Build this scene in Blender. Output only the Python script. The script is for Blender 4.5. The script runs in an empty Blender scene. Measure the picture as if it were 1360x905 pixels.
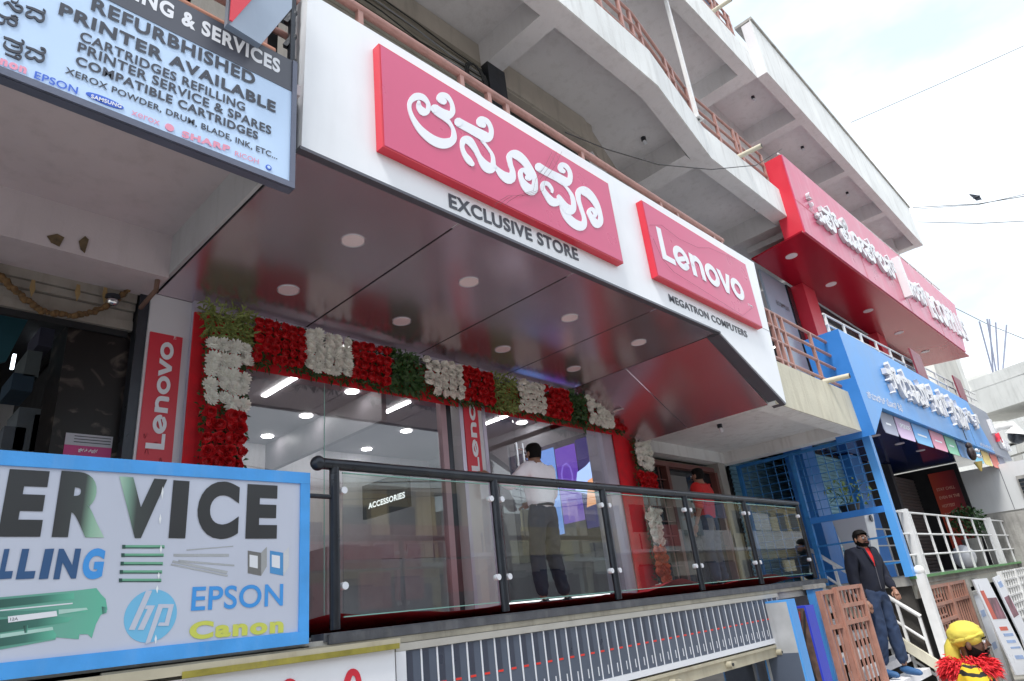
import bpy, bmesh, math, random
from mathutils import Vector as V, Matrix
random.seed(7)
R = math.radians
SC = bpy.context.scene
C = SC.collection
# ------------------------------------------------------------------ camera
# calibrated from the vanishing points: X runs along the shop fronts, Y goes into the shops, Z is up
F = 885.0
def _n(v): return V(v).normalized()
UX = _n((897, 262.5, 885)); UZ = V((-248, -2139.5, 885)).normalized()
UZ = (UZ - UX * UX.dot(UZ)).normalized(); UY = UZ.cross(UX)
cam = bpy.data.cameras.new('camera'); co = bpy.data.objects.new('camera', cam); C.objects.link(co)
cam.sensor_width = 36; cam.lens = 36 * F / 1360; cam.clip_start = 0.05; cam.clip_end = 600
right = V((UX.x, UY.x, UZ.x)); down = V((UX.y, UY.y, UZ.y)); fwd = V((UX.z, UY.z, UZ.z))
co.matrix_world = Matrix((right, -down, -fwd)).transposed().to_4x4()
SC.camera = co
# ------------------------------------------------------------------ sky, sun, exposure
SUN_EL, SUN_AZ = 60, 248      # azimuth measured from +Y clockwise (behind the camera, to its left)
W = bpy.data.worlds.new('World'); SC.world = W; W.use_nodes = True
nt = W.node_tree; nt.nodes.clear()
def N(nt, t, **k):
    n = nt.nodes.new(t)
    for a, b in k.items():
        if hasattr(n, a): setattr(n, a, b)
        else: n.inputs[a].default_value = b
    return n
o = N(nt, 'ShaderNodeOutputWorld'); bg = N(nt, 'ShaderNodeBackground'); bg.inputs[1].default_value = 0.078
sky = N(nt, 'ShaderNodeTexSky'); sky.sky_type = 'NISHITA'; sky.sun_disc = False
sky.sun_elevation = R(SUN_EL); sky.sun_rotation = R(SUN_AZ); sky.air_density = 1.0; sky.dust_density = 2.0
tc = N(nt, 'ShaderNodeTexCoord'); mp = N(nt, 'ShaderNodeMapping'); mp.inputs['Scale'].default_value = (1, 1, 2.4)
no = N(nt, 'ShaderNodeTexNoise'); no.inputs['Scale'].default_value = 2.3; no.inputs['Detail'].default_value = 6; no.inputs['Roughness'].default_value = .5
rp = N(nt, 'ShaderNodeValToRGB'); rp.color_ramp.elements[0].position = .36; rp.color_ramp.elements[1].position = .60
rp.color_ramp.elements[0].color = (.0,)*3 + (1,); rp.color_ramp.elements[1].color = (1,)*3 + (1,)
mx = N(nt, 'ShaderNodeMix'); mx.data_type = 'RGBA'
L = nt.links.new
L(tc.outputs['Generated'], mp.inputs[0]); L(mp.outputs[0], no.inputs['Vector']); L(no.outputs[0], rp.inputs[0])
m0 = N(nt, 'ShaderNodeMix'); m0.data_type = 'RGBA'; m0.inputs[6].default_value = (4.7, 5.45, 6.1, 1); m0.inputs[7].default_value = (8.6, 9.1, 9.6, 1)
L(rp.outputs[0], m0.inputs[0]); mx.inputs[0].default_value = .88; L(sky.outputs[0], mx.inputs[6]); L(m0.outputs[2], mx.inputs[7])
L(mx.outputs[2], bg.inputs[0]); L(bg.outputs[0], o.inputs[0])
sl = bpy.data.lights.new('sun', 'SUN'); sl.energy = 1.5; sl.angle = R(14); sl.color = (1, .97, .92)
so = bpy.data.objects.new('sun', sl); C.objects.link(so)
_sd = V((math.sin(R(SUN_AZ)) * math.cos(R(SUN_EL)), math.cos(R(SUN_AZ)) * math.cos(R(SUN_EL)), math.sin(R(SUN_EL))))
so.rotation_euler = _sd.to_track_quat('Z', 'Y').to_euler()
SC.view_settings.view_transform = 'Standard'; SC.view_settings.look = 'None'; SC.view_settings.gamma = 1
SC.view_settings.exposure = 1.36
SC.cycles.max_bounces = 8; SC.cycles.transparent_max_bounces = 16
GZ = -1.9                      # street level below the camera
# ------------------------------------------------------------------ helpers
class Plane:                   # vertical plane: origin, horizontal direction u, outward normal n = u x Z
    def __init__(s, O, u): s.O = V(O); s.u = V(u).normalized(); s.v = V((0, 0, 1)); s.n = s.u.cross(s.v)
    def px(s, x, y):           # where the sight line of a photo pixel meets this plane
        d = right * (x - 680) + down * (y - 452.5) + fwd * F
        t = s.O.dot(s.n) / d.dot(s.n); p = d * t - s.O
        return (p.dot(s.u), p.z)
    def w(s, a, b, d=0): return s.O + s.u * a + s.v * b + s.n * d
def YP(y): return Plane((0, y, 0), (1, 0, 0))
def XP(x): return Plane((x, 0, 0), (0, -1, 0))
def at(x, y, Z):
    d = right * (x - 680) + down * (y - 452.5) + fwd * F
    return d * (Z / d.z)

class B:
    def __init__(s): s.v = []; s.f = []; s.m = []; s.sm = []
    def add(s, vs, fs, m=0, sm=False):
        k = len(s.v); s.v += [V(p) for p in vs]; s.f += [[i + k for i in f] for f in fs]; s.m += [m] * len(fs); s.sm += [sm] * len(fs)
        return s
    def hexa(s, p, m=0):       # 8 points: bottom 4, top 4
        return s.add(p, [(3, 2, 1, 0), (4, 5, 6, 7), (0, 1, 5, 4), (1, 2, 6, 5), (2, 3, 7, 6), (3, 0, 4, 7)], m)
    def box(s, x0, x1, y0, y1, z0, z1, m=0):
        return s.hexa([(x0, y0, z0), (x1, y0, z0), (x1, y1, z0), (x0, y1, z0), (x0, y0, z1), (x1, y0, z1), (x1, y1, z1), (x0, y1, z1)], m)
    def bar(s, a, b, w, h=None, m=0, up=(0, 0, 1)):
        h = h or w; a = V(a); b = V(b); d = (b - a).normalized(); up = V(up)
        if abs(d.dot(up)) > .95: up = V((0, 1, 0))
        x = d.cross(up).normalized(); y = x.cross(d)
        c = [x * sx * w / 2 + y * sy * h / 2 for sx, sy in ((-1, -1), (1, -1), (1, 1), (-1, 1))]
        return s.hexa([a + q for q in c] + [b + q for q in c], m)
    def prism(s, pts, off, m=0):   # polygon and its copy moved by off
        n = len(pts); off = V(off); p = [V(q) for q in pts]
        return s.add(p + [q + off for q in p], [list(range(n)), list(range(2 * n - 1, n - 1, -1))] + [(i, i + n, (i + 1) % n + n, (i + 1) % n) for i in range(n)], m)
    def tube(s, pts, r, n=8, m=0, caps=True):
        pts = [V(p) for p in pts]; rs = r if isinstance(r, (list, tuple)) else [r] * len(pts)
        vs = []; k = len(pts); prev = None
        for i, p in enumerate(pts):
            d = (pts[min(i + 1, k - 1)] - pts[max(i - 1, 0)]).normalized()
            if prev is None:
                prev = V((0, 0, 1)) if abs(d.z) < .9 else V((1, 0, 0))
            x = d.cross(prev).normalized(); y = x.cross(d); prev = y
            for j in range(n):
                a = 2 * math.pi * j / n; vs.append(p + (x * math.cos(a) + y * math.sin(a)) * rs[i])
        fs = [(i * n + j, i * n + (j + 1) % n, (i + 1) * n + (j + 1) % n, (i + 1) * n + j) for i in range(k - 1) for j in range(n)]
        s.add(vs, fs, m, True)
        if caps: s.add(vs[:n], [list(range(n))[::-1]], m); s.add(vs[-n:], [list(range(n))], m)
        return s
    def disc(s, c, r, h, n=20, m=0):  # vertical-axis cylinder from c downwards h
        return s.tube([V(c), V(c) - V((0, 0, h))], r, n, m)
    def ball(s, c, r, n=10, k=7, m=0, sc=(1, 1, 1)):
        c = V(c); vs = []; fs = []
        for i in range(k + 1):
            t = math.pi * i / k
            for j in range(n):
                a = 2 * math.pi * j / n
                vs.append(c + V((math.sin(t) * math.cos(a) * sc[0], math.sin(t) * math.sin(a) * sc[1], math.cos(t) * sc[2])) * r)
        for i in range(k):
            for j in range(n): fs.append((i * n + j, (i + 1) * n + j, (i + 1) * n + (j + 1) % n, i * n + (j + 1) % n))
        return s.add(vs, fs, m, True)
    def poly(s, pl, ab, d0, d1, m=0):  # polygon in plane coordinates, from depth d0 (back) to d1 (front)
        return s.prism([pl.w(a, b, d1) for a, b in ab], pl.n * (d0 - d1), m)
    def rect(s, pl, a0, a1, b0, b1, d0, d1, m=0):
        return s.poly(pl, [(a0, b0), (a1, b0), (a1, b1), (a0, b1)], d0, d1, m)
    def stroke(s, fn, pts, d0, d1, m=0, sub=5):   # pts (x, y, width) in any 2-D space; fn maps (x, y, depth) into the world
        P = [V(p) for p in pts]; q = []
        for i in range(len(P) - 1):
            a, b, c, d = P[max(i - 1, 0)], P[i], P[i + 1], P[min(i + 2, len(P) - 1)]
            for t in [k / sub for k in range(sub)]:
                q.append(.5 * ((2 * b) + (c - a) * t + (2 * a - 5 * b + 4 * c - d) * t * t + (3 * b - a - 3 * c + d) * t ** 3))
        q.append(P[-1]); n = len(q); vs = []; d1 = d1 + random.uniform(0, .0012)
        for i, p in enumerate(q):
            t = (q[min(i + 1, n - 1)] - q[max(i - 1, 0)]); t.z = 0; t = t.normalized() if t.length > 0 else V((1, 0, 0))
            nn = V((-t.y, t.x, 0)) * max(p.z, .01) / 2; e = .002 * i / n
            for sg, dd in ((1, d1 + e), (-1, d1 + e), (-1, d0), (1, d0)):
                vs.append(fn(p.x + nn.x * sg, p.y + nn.y * sg, dd))
        fs = []
        for i in range(n - 1):
            for j in range(4): fs.append((i * 4 + j, (i + 1) * 4 + j, (i + 1) * 4 + (j + 1) % 4, i * 4 + (j + 1) % 4))
        fs += [(0, 1, 2, 3), ((n - 1) * 4 + 3, (n - 1) * 4 + 2, (n - 1) * 4 + 1, (n - 1) * 4)]
        s.add(vs, fs, m)
        for e_ in (0, n - 1):        # rounded ends
            p = q[e_]; r_ = p.z / 2; ring = [(p.x + r_ * math.cos(a * math.pi / 5), p.y + r_ * math.sin(a * math.pi / 5)) for a in range(10)]
            if r_ > .02: s.add([fn(x, y, d1 + .0023 + .0004 * (e_ > 0)) for x, y in ring], [list(range(10))], m)
        return s
    def build(s, name, mats, parent=None, label=None, cat=None, group=None, kind=None, bevel=0, recalc=True):
        me = bpy.data.meshes.new(name); off = wloc(parent) if parent else V((0, 0, 0))
        me.from_pydata([p - off for p in s.v], [], s.f)
        for m in (mats if isinstance(mats, (list, tuple)) else [mats]): me.materials.append(m)
        me.polygons.foreach_set('material_index', s.m); me.polygons.foreach_set('use_smooth', s.sm); me.update()
        if recalc:
            bm = bmesh.new(); bm.from_mesh(me); bmesh.ops.recalc_face_normals(bm, faces=bm.faces); bm.to_mesh(me); bm.free()
        ob = bpy.data.objects.new(name, me); C.objects.link(ob); ob.parent = parent
        if bevel:
            md = ob.modifiers.new('edge', 'BEVEL'); md.width = bevel; md.segments = 2; md.limit_method = 'ANGLE'
        return tag(ob, label, cat, group, kind)
def wloc(o):
    p = V((0, 0, 0))
    while o: p += V(o.location); o = o.parent
    return p
def tag(o, label=None, cat=None, group=None, kind=None):
    for k, v in (('label', label), ('category', cat), ('group', group), ('kind', kind)):
        if v: o[k] = v
    return o
def thing(name, loc, label, cat, group=None):
    o = bpy.data.objects.new(name, None); C.objects.link(o); o.location = loc; o.empty_display_size = .2
    return tag(o, label, cat, group)
def copy_tree(o, parent=None):
    c = o.copy(); C.objects.link(c); c.parent = parent
    for ch in list(o.children): copy_tree(ch, c)
    return c

# materials ---------------------------------------------------------
MC = {}
def M(name, col, rough=.6, metal=0., var=.08, sc=5., bump=.15, bs=60., streak=0., emit=0, coat=0., spec=.5, stain=(.10, .09, .08)):
    if name in MC: return MC[name]
    m = bpy.data.materials.new(name); m.use_nodes = True; nt = m.node_tree; L = nt.links.new
    b = nt.nodes['Principled BSDF']; b.inputs['Roughness'].default_value = rough; b.inputs['Metallic'].default_value = metal
    b.inputs['Coat Weight'].default_value = coat; b.inputs['Coat Roughness'].default_value = .08; b.inputs['Specular IOR Level'].default_value = spec
    col = tuple(col) + (1,)
    tc = N(nt, 'ShaderNodeTexCoord'); n1 = N(nt, 'ShaderNodeTexNoise'); n1.inputs['Scale'].default_value = sc; n1.inputs['Detail'].default_value = 5
    L(tc.outputs['Object'], n1.inputs['Vector'])
    r = N(nt, 'ShaderNodeMapRange'); r.inputs[1].default_value = .3; r.inputs[2].default_value = .7; r.inputs[3].default_value = 1 - var; r.inputs[4].default_value = 1 + var
    L(n1.outputs[0], r.inputs[0])
    hs = N(nt, 'ShaderNodeMix'); hs.data_type = 'RGBA'; hs.blend_type = 'MULTIPLY'; hs.inputs[0].default_value = 1; hs.inputs[6].default_value = col
    L(r.outputs[0], hs.inputs[7]); out = hs.outputs[2]
    if streak:
        mp = N(nt, 'ShaderNodeMapping'); mp.inputs['Scale'].default_value = (5, 5, .7); L(tc.outputs['Object'], mp.inputs[0])
        n2 = N(nt, 'ShaderNodeTexNoise'); n2.inputs['Scale'].default_value = 1.6; n2.inputs['Detail'].default_value = 8; n2.inputs['Roughness'].default_value = .65; L(mp.outputs[0], n2.inputs['Vector'])
        r2 = N(nt, 'ShaderNodeMapRange'); r2.inputs[1].default_value = .5; r2.inputs[2].default_value = .75; r2.inputs[4].default_value = streak; L(n2.outputs[0], r2.inputs[0])
        m2 = N(nt, 'ShaderNodeMix'); m2.data_type = 'RGBA'; L(r2.outputs[0], m2.inputs[0]); L(out, m2.inputs[6]); m2.inputs[7].default_value = tuple(stain) + (1,); out = m2.outputs[2]
    L(out, b.inputs['Base Color'])
    rr = N(nt, 'ShaderNodeMapRange'); rr.inputs[1].default_value = .3; rr.inputs[2].default_value = .7; rr.inputs[3].default_value = rough * .88; rr.inputs[4].default_value = min(1, rough * 1.15)
    L(n1.outputs[0], rr.inputs[0]); L(rr.outputs[0], b.inputs['Roughness'])
    if bump:
        n3 = N(nt, 'ShaderNodeTexNoise'); n3.inputs['Scale'].default_value = bs; n3.inputs['Detail'].default_value = 4; L(tc.outputs['Object'], n3.inputs['Vector'])
        bp = N(nt, 'ShaderNodeBump'); bp.inputs['Strength'].default_value = bump; bp.inputs['Distance'].default_value = .01; L(n3.outputs[0], bp.inputs['Height']); L(bp.outputs[0], b.inputs['Normal'])
    if emit: b.inputs['Emission Color'].default_value = col; b.inputs['Emission Strength'].default_value = emit
    MC[name] = m; return m
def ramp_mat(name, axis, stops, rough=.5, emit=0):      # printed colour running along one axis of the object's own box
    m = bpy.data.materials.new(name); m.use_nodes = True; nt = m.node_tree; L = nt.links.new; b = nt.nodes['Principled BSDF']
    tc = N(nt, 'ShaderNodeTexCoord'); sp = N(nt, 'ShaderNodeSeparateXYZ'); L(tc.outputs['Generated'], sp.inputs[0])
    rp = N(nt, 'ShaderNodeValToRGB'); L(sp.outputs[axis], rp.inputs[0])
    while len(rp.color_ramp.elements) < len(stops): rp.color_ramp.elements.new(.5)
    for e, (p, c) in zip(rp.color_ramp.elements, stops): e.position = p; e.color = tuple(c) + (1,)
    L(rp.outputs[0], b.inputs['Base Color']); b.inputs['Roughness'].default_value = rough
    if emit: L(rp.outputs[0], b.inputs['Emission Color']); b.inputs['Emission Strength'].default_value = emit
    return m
def glass_mat(name, tint=(1, 1, 1), k=1.7, ior=1.5, base=0.03, rough=0.0):
    m = bpy.data.materials.new(name); m.use_nodes = True; nt = m.node_tree; nt.nodes.clear(); L = nt.links.new
    o = N(nt, 'ShaderNodeOutputMaterial'); mx = N(nt, 'ShaderNodeMixShader'); t = N(nt, 'ShaderNodeBsdfTransparent'); g = N(nt, 'ShaderNodeBsdfGlossy')
    t.inputs[0].default_value = tuple(tint) + (1,); g.inputs['Roughness'].default_value = rough
    fr = N(nt, 'ShaderNodeFresnel'); fr.inputs[0].default_value = ior
    ml = N(nt, 'ShaderNodeMath'); ml.operation = 'MULTIPLY_ADD'; ml.use_clamp = True; ml.inputs[1].default_value = k; ml.inputs[2].default_value = base
    L(fr.outputs[0], ml.inputs[0]); ge = N(nt, 'ShaderNodeNewGeometry'); iv = N(nt, 'ShaderNodeMath'); iv.operation = 'SUBTRACT'; iv.inputs[0].default_value = 1; L(ge.outputs['Backfacing'], iv.inputs[1])
    m3 = N(nt, 'ShaderNodeMath'); m3.operation = 'MULTIPLY'; L(ml.outputs[0], m3.inputs[0]); L(iv.outputs[0], m3.inputs[1]); L(m3.outputs[0], mx.inputs[0]); L(t.outputs[0], mx.inputs[1]); L(g.outputs[0], mx.inputs[2]); L(mx.outputs[0], o.inputs[0])
    return m
def emit_mat(name, col, s):
    m = bpy.data.materials.new(name); m.use_nodes = True; nt = m.node_tree; nt.nodes.clear()
    o = N(nt, 'ShaderNodeOutputMaterial'); e = N(nt, 'ShaderNodeEmission'); e.inputs[0].default_value = tuple(col) + (1,); e.inputs[1].default_value = s
    nt.links.new(e.outputs[0], o.inputs[0]); return m

WHITE = M('white panel', (.80, .82, .86), .35, 0, .03, 2, .02, streak=.12, stain=(.55, .55, .56))
ACP = M('canopy panel', (.62, .52, .57), .22, .85, .03, 1.5, 0)
ACP2 = M('canopy trim', (.10, .10, .12), .4, .3)
REDS = M('sign red', (.62, .02, .045), .38, 0, .03, 3, .03, spec=.6)
REDL = M('sign red face', (.60, .085, .19), .30, 0, .03, 3, .02)
CONC = M('painted concrete', (.68, .67, .69), .85, 0, .08, .9, .35, 35, streak=.22, stain=(.22, .20, .18))
CONCL = M('pale concrete', (.72, .73, .73), .8, 0, .09, 1.1, .35, 35, streak=.42, stain=(.30, .28, .26))
CONCD = M('raw concrete', (.36, .35, .33), .9, 0, .2, 3, .5, 25, streak=.5)
CREAM = M('cream concrete', (.60, .57, .46), .85, 0, .1, 2, .3, 35, streak=.45, stain=(.25, .21, .15))
TAN = M('tan beam', (.46, .42, .37), .8, 0, .1, 2, .2, streak=.3)
PINKC = M('left ceiling', (.56, .49, .51), .8, 0, .08, 1.5, .1, streak=.15)
BROWNR = M('brown rail', (.40, .21, .18), .45, .1, .12, 9, .15, streak=.25)
BLACKM = M('black steel', (.030, .035, .045), .30, .5, .2, 8, .15, streak=.12, stain=(.2, .2, .2))
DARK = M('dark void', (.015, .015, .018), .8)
DKGL = M('dark glazing', (.02, .025, .03), .08, 0, .1, 2, 0)
ALU = M('lilac aluminium', (.56, .54, .66), .35, .5, .04)
WGLOSS = M('white cladding', (.62, .62, .66), .25, 0, .03, 2, 0, coat=.4)
BLUE = M('bright blue', (.035, .21, .62), .4, 0, .05, 3, .05, streak=.15, stain=(.02, .1, .3))
BLUEL = M('sky blue sign', (.085, .33, .76), .35, 0, .10, 1.2, .02, streak=.30, stain=(.1, .3, .6))
BLUED = M('deep blue', (.012, .06, .30), .3, 0, .08)
BLUEG = M('blue grille paint', (.03, .20, .52), .4, .1, .15, 10, .1)
SHUT = M('blue shutter', (.26, .50, .62), .45, .3, .12, 6, .1, streak=.2)
SHUTB = M('brown shutter', (.15, .13, .13), .5, .3, .1)
WPAINT = M('white paint', (.72, .72, .72), .45, 0, .06, 8, .1, streak=.2, stain=(.4, .36, .32))
CLOTH = M('red cloth', (.70, .012, .025), .75, 0, .15, 9, .3, 30)
LEAF = M('leaf', (.035, .09, .022), .5, 0, .4, 40, 0)
LEAF2 = M('variegated leaf', (.22, .27, .075), .5, 0, .45, 60, 0)
ROSE = M('rose petal', (.56, .008, .014), .5, 0, .25, 30, 0)
ROSEP = M('coral petal', (.72, .16, .07), .5, 0, .25, 30, 0)
MUM = M('white petal', (.88, .88, .82), .6, 0, .08, 30, 0)
SKIN = M('skin', (.30, .155, .105), .5, 0, .06, 20, .05)
SKIND = M('dark skin', (.13, .062, .040), .45, 0, .06, 20, .05)
HAIR = M('black hair', (.006, .005, .005), .7, 0, .2, 60, .4, spec=.15)
CABLE = M('cable', (.02, .02, .02), .6)
INK = M('black print', (.045, .05, .07), .4, 0, .02, 3, 0)
PRW = M('white print', (.78, .80, .86), .3, 0, .02, 3, 0)
CRM = M('cream steel', (.50, .46, .35), .5, .1, .1, 5, .1, streak=.4, stain=(.25, .17, .09))
GREYP = M('slate print', (.085, .105, .15), .4, 0, .06, 3, 0)
GLASS = glass_mat('shop glass', (.96, .97, .98), 2.1, 1.5, .06)
RGLASS = glass_mat('railing glass', (.93, .97, .96), 1.5, 1.5, .035)
GEDGE = M('glass edge', (.25, .48, .42), .2)
LAMP = emit_mat('lamp white', (1, .98, .95), 9.0)
DLM = M('unlit downlight', (.78, .66, .68), .4, 0, .02)

# lettering ---------------------------------------------------------
_tc = {}
def tmesh(s, off=.0, shear=0.):
    k = (s, off, shear)
    if k in _tc: return _tc[k]
    cu = bpy.data.curves.new('t', 'FONT'); cu.body = s; cu.size = 1; cu.offset = off; cu.shear = shear; cu.resolution_u = 6; cu.space_character = 1 + off * 3.2
    ob = bpy.data.objects.new('t', cu); C.objects.link(ob)
    dg = bpy.context.evaluated_depsgraph_get(); me = ob.evaluated_get(dg).to_mesh()
    vs = [V(v.co) for v in me.vertices]; fs = [list(p.vertices) for p in me.polygons]
    ob.evaluated_get(dg).to_mesh_clear(); bpy.data.objects.remove(ob); bpy.data.curves.remove(cu)
    _tc[k] = (vs, fs); return _tc[k]
def logo(b, pl, a0, a1, z0, z1, d, up=False):
    # rounded brand lettering drawn stroke by stroke: L e n o v o
    W = .19
    def c(cx, r0=.37, a=0, e=360, n=13): return [(cx + (r0 - W / 2) * math.cos(R(a + (e - a) * k / (n - 1))), .365 + (r0 - W / 2) * math.sin(R(a + (e - a) * k / (n - 1))), W) for k in range(n)]
    S_ = []; x = 0
    poly = [(0, 0), (.60, 0), (.60, .18), (.21, .18), (.21, 1), (0, 1)]
    S_.append(('p', poly)); 
    e = c(.96, a=325, e=20); e = [(.96 + .275 * math.cos(R(q)), .365 + .275 * math.sin(R(q)), W) for q in [-40 - k * 29.2 for k in range(12)]]
    S_.append(('s', e)); S_.append(('p', [(.72, .16), (1.30, .40), (1.28, .56), (.70, .30)]))
    S_.append(('p', [(1.42, 0), (1.62, 0), (1.62, .72), (1.42, .72)])); S_.append(('s', [(1.52, .38, .12), (1.58, .56, .17), (1.76, .635, W), (1.93, .56, W), (1.975, .40, W), (1.975, .2, W), (1.975, .08, W)])); S_.append(('p', [(1.88, 0), (2.07, 0), (2.07, .2), (1.88, .2)]))
    S_.append(('s', c(2.52))); S_.append(('p', [(2.86, .72), (3.08, .72), (3.24, .27), (3.40, .72), (3.61, .72), (3.33, 0), (3.15, 0)])); S_.append(('s', c(3.95)))
    T = 4.32
    def fn(x, y, dd):
        if up: return pl.w(a1 - (a1 - a0) * y, z0 + (z1 - z0) * x / T, dd)
        return pl.w(a0 + (a1 - a0) * x / T, z0 + (z1 - z0) * y, dd)
    for k, (t_, q) in enumerate(S_):
        dd = d + k * .0004
        if t_ == 'p': b.prism([fn(x, y, dd) for x, y in q], pl.n * -.002)
        else: b.stroke(fn, q, dd - .002, dd, 0, 3)
    return b
CAP = None
def text(b, pl, s, a0, a1, z0, z1, d, m=0, off=.0, shear=0., thick=0, up=False, pre='', tz=0.):
    """text s fitted between a0..a1 with capitals from z0 to z1; up=True turns it to read upwards; tz tilts baseline"""
    global CAP
    vs, fs = tmesh(pre + s, off, shear)
    H = tmesh('H', off)[0]; h0 = min(p.y for p in H); h1 = max(p.y for p in H)
    x1 = max(p.x for p in vs); x0 = min(p.x for p in vs)
    if pre:
        w = tmesh(s, off, shear)[0]; ww = max(p.x for p in w) - min(p.x for p in w); x0 = x1 - ww
    out = []
    for p in vs:
        fx = (p.x - x0) / (x1 - x0); fz = (p.y - h0) / (h1 - h0)
        if up: q = (a1 - (a1 - a0) * fz, z0 + (z1 - z0) * fx)
        else: q = (a0 + (a1 - a0) * fx, z0 + (z1 - z0) * fz + tz * fx)
        out.append(q)
    if thick:
        n = len(out)
        ec = {}
        for f in fs:
            for i in range(len(f)):
                e = (f[i], f[(i + 1) % len(f)]); r = (e[1], e[0])
                if r in ec: del ec[r]
                else: ec[e] = 1
        b.add([pl.w(a, z, d + thick) for a, z in out] + [pl.w(a, z, d) for a, z in out], fs + [(e[0], e[0] + n, e[1] + n, e[1]) for e in ec], m)
    else: b.add([pl.w(a, z, d) for a, z in out], fs, m)
    return b
def tpx(b, pl, s, bl, br, capr, d, **k):   # photo pixels: baseline left, baseline right, a point at capital height
    p, q, c = pl.px(*bl), pl.px(*br), pl.px(*capr)
    z0 = (p[1] + q[1]) / 2
    return text(b, pl, s, p[0], q[0], p[1], p[1] + (c[1] - q[1]), d, tz=q[1] - p[1], **k)
# small Kannada-like glyph strokes in a unit box (x right, y up)
KG = [
 [[(.05,.85,.12),(.45,.85,.12),(.85,.95,.10),(.95,.78,.12),(.75,.68,.10)], [(.45,.80,.08),(.75,.55,.12),(.80,.25,.14),(.5,.05,.14),(.15,.2,.14),(.1,.5,.12),(.3,.6,.1),(.4,.42,.08)]],
 [[(.05,.8,.12),(.5,.8,.12),(.9,.95,.1)], [(.3,.75,.08),(.08,.4,.14),(.25,.05,.14),(.5,.25,.1),(.72,.05,.14),(.92,.35,.14),(.75,.7,.1)]],
 [[(.2,.95,.12),(.6,1.0,.12),(.8,.8,.12),(.4,.68,.1)], [(.4,.66,.1),(.85,.5,.13),(.85,.15,.14),(.5,.02,.12),(.2,.1,.13),(.1,.45,.13),(.35,.52,.1),(.5,.3,.1)]],
 [[(.05,.75,.1),(.4,.9,.12),(.85,.85,.12),(.6,.7,.1)], [(.1,.55,.12),(.1,.15,.14),(.4,.02,.14),(.6,.3,.12),(.85,.5,.14),(.9,.15,.14),(.65,.12,.1)]],
]
def kglyphs(b, pl, a0, a1, z0, z1, seq, d0, d1, m=0, boldness=1.15):
    n = len(seq); w = (a1 - a0) / n
    for i, g in enumerate(seq):
        if g is None: continue
        for st in KG[g]:
            def fn(x, y, d, i=i): return pl.w(a0 + w * (i + x * .9 + .05), z0 + (z1 - z0) * y, d)
            b.stroke(fn, [(x, y, t * boldness * 1.3) for x, y, t in st], d0, d1, m, 3)
    return b
# ================================================================== ground and street
g = B(); g.add([(-150, -150, GZ), (250, -150, GZ), (250, 200, GZ), (-150, 200, GZ)], [(0, 1, 2, 3)])
g.build('ground', M('dusty ground', (.40, .38, .34), .95, 0, .2, 1, .4, 20), kind='structure')
g = B(); g.add([(-150, -8, GZ + .004), (250, -8, GZ + .004), (250, 1.9, GZ + .004), (-150, 1.9, GZ + .004)], [(0, 1, 2, 3)])
g.build('road', M('asphalt', (.30, .29, .28), .9, 0, .15, 2, .5, 30), kind='structure')
B().box(-60, 60, 1.9, 2.25, GZ, GZ + .12).build('pavement', CONCD, kind='structure')

# ================================================================== the commercial building
bld = thing('commercial_building', (1.5, 5, GZ), 'long grey concrete shopping building with projecting balconies and ribbed slabs over the shop signs', 'building')
def part(name, b, m, p=None, **k): return b.build(name, m, p or bld, **k)
FR = [(-4, 2.64), (6.02, 2.64), (7.85, 2.93), (10.78, 2.90)]; BK = [(-4, 3.8), (6.1, 3.8), (7.75, 4.3), (10.78, 4.95)]
def strip(b, f, k, z0, z1, m=0):      # slab between two plan polylines
    for i in range(len(f) - 1):
        p = [f[i], f[i + 1], k[i + 1], k[i]]
        b.hexa([(x, y, z0) for x, y in p] + [(x, y, z1) for x, y in p], m)
    return b
def offs(l, d): return [(x, y + d) for x, y in l]
part('floor_slab', strip(B(), offs(FR, .24), offs(BK, 1), 5.95, 6.07), CONC)
part('edge_beam', strip(B(), offs(FR, .012), offs(FR, .24), 5.6, 6.12), CONC)
part('balcony_face', strip(B(), FR, offs(FR, .012), 5.605, 6.15), CONCL)
part('floor_slab', B().box(-4, 6.3, 3.8, 5.2, 5.55, 5.94), TAN)
for x0, x1 in ((.35, .6), (4.2, 4.43)): part('cross_beam', B().box(x0, x1, 2.85, 3.82, 5.603, 5.95), CONC)
part('cross_beam', B().box(7.48, 7.85, 3.14, 4.2, 5.603, 5.95), CONC)
part('cross_beam', B().box(10.5, 10.776, 3.13, 4.2, 5.603, 5.95), CONC)
# upper walls (first, second and third floor)
part('upper_wall', strip(B(), BK, offs(BK, .15), 3.1, 4.62), TAN)
part('lintel_beam', strip(B(), offs(BK, -.03), BK, 5.56, 5.93), TAN)
part('upper_wall', strip(B(), BK, offs(BK, .15), 6.08, 6.5), TAN)
part('upper_wall', strip(B(), BK, offs(BK, .15), 8.2, 9.09), TAN)
part('dark_window', strip(B(), offs(BK, .12), offs(BK, .2), 4.62, 5.56), DKGL)
sh = M('tan shutter', (.27, .245, .20), .5, .3, .1, 5, .1, streak=.25)
for k in range(13):                     # rolled-down shutter slats of the first floor
    z = 4.66 + k * .07
    if k < 8: part('shutter_slat', B().box(1.0, 4.15, 3.72 + (k % 2) * .004, 3.79, z + .38, z + .438), sh)
for k in range(24):
    z = 6.55 + k * .069
    part('shutter_slat', B().add([(7.95, 4.12, z), (10.4, 4.12, z), (10.4, 4.09, z + .034), (7.95, 4.09, z + .034), (7.95, 4.12, z + .066), (10.4, 4.12, z + .066)], [(0, 1, 2, 3), (3, 2, 5, 4)]), sh)
part('dark_window', B().box(-3.9, 7.8, 3.9, 4.0, 6.5, 8.2), DKGL)
part('column', B().box(4.19, 4.46, 3.66, 3.82, 3.12, 5.6), BLACKM)
part('column', B().box(7.5, 7.8, 4.0, 4.2, 3.12, 5.6), TAN)
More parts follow.
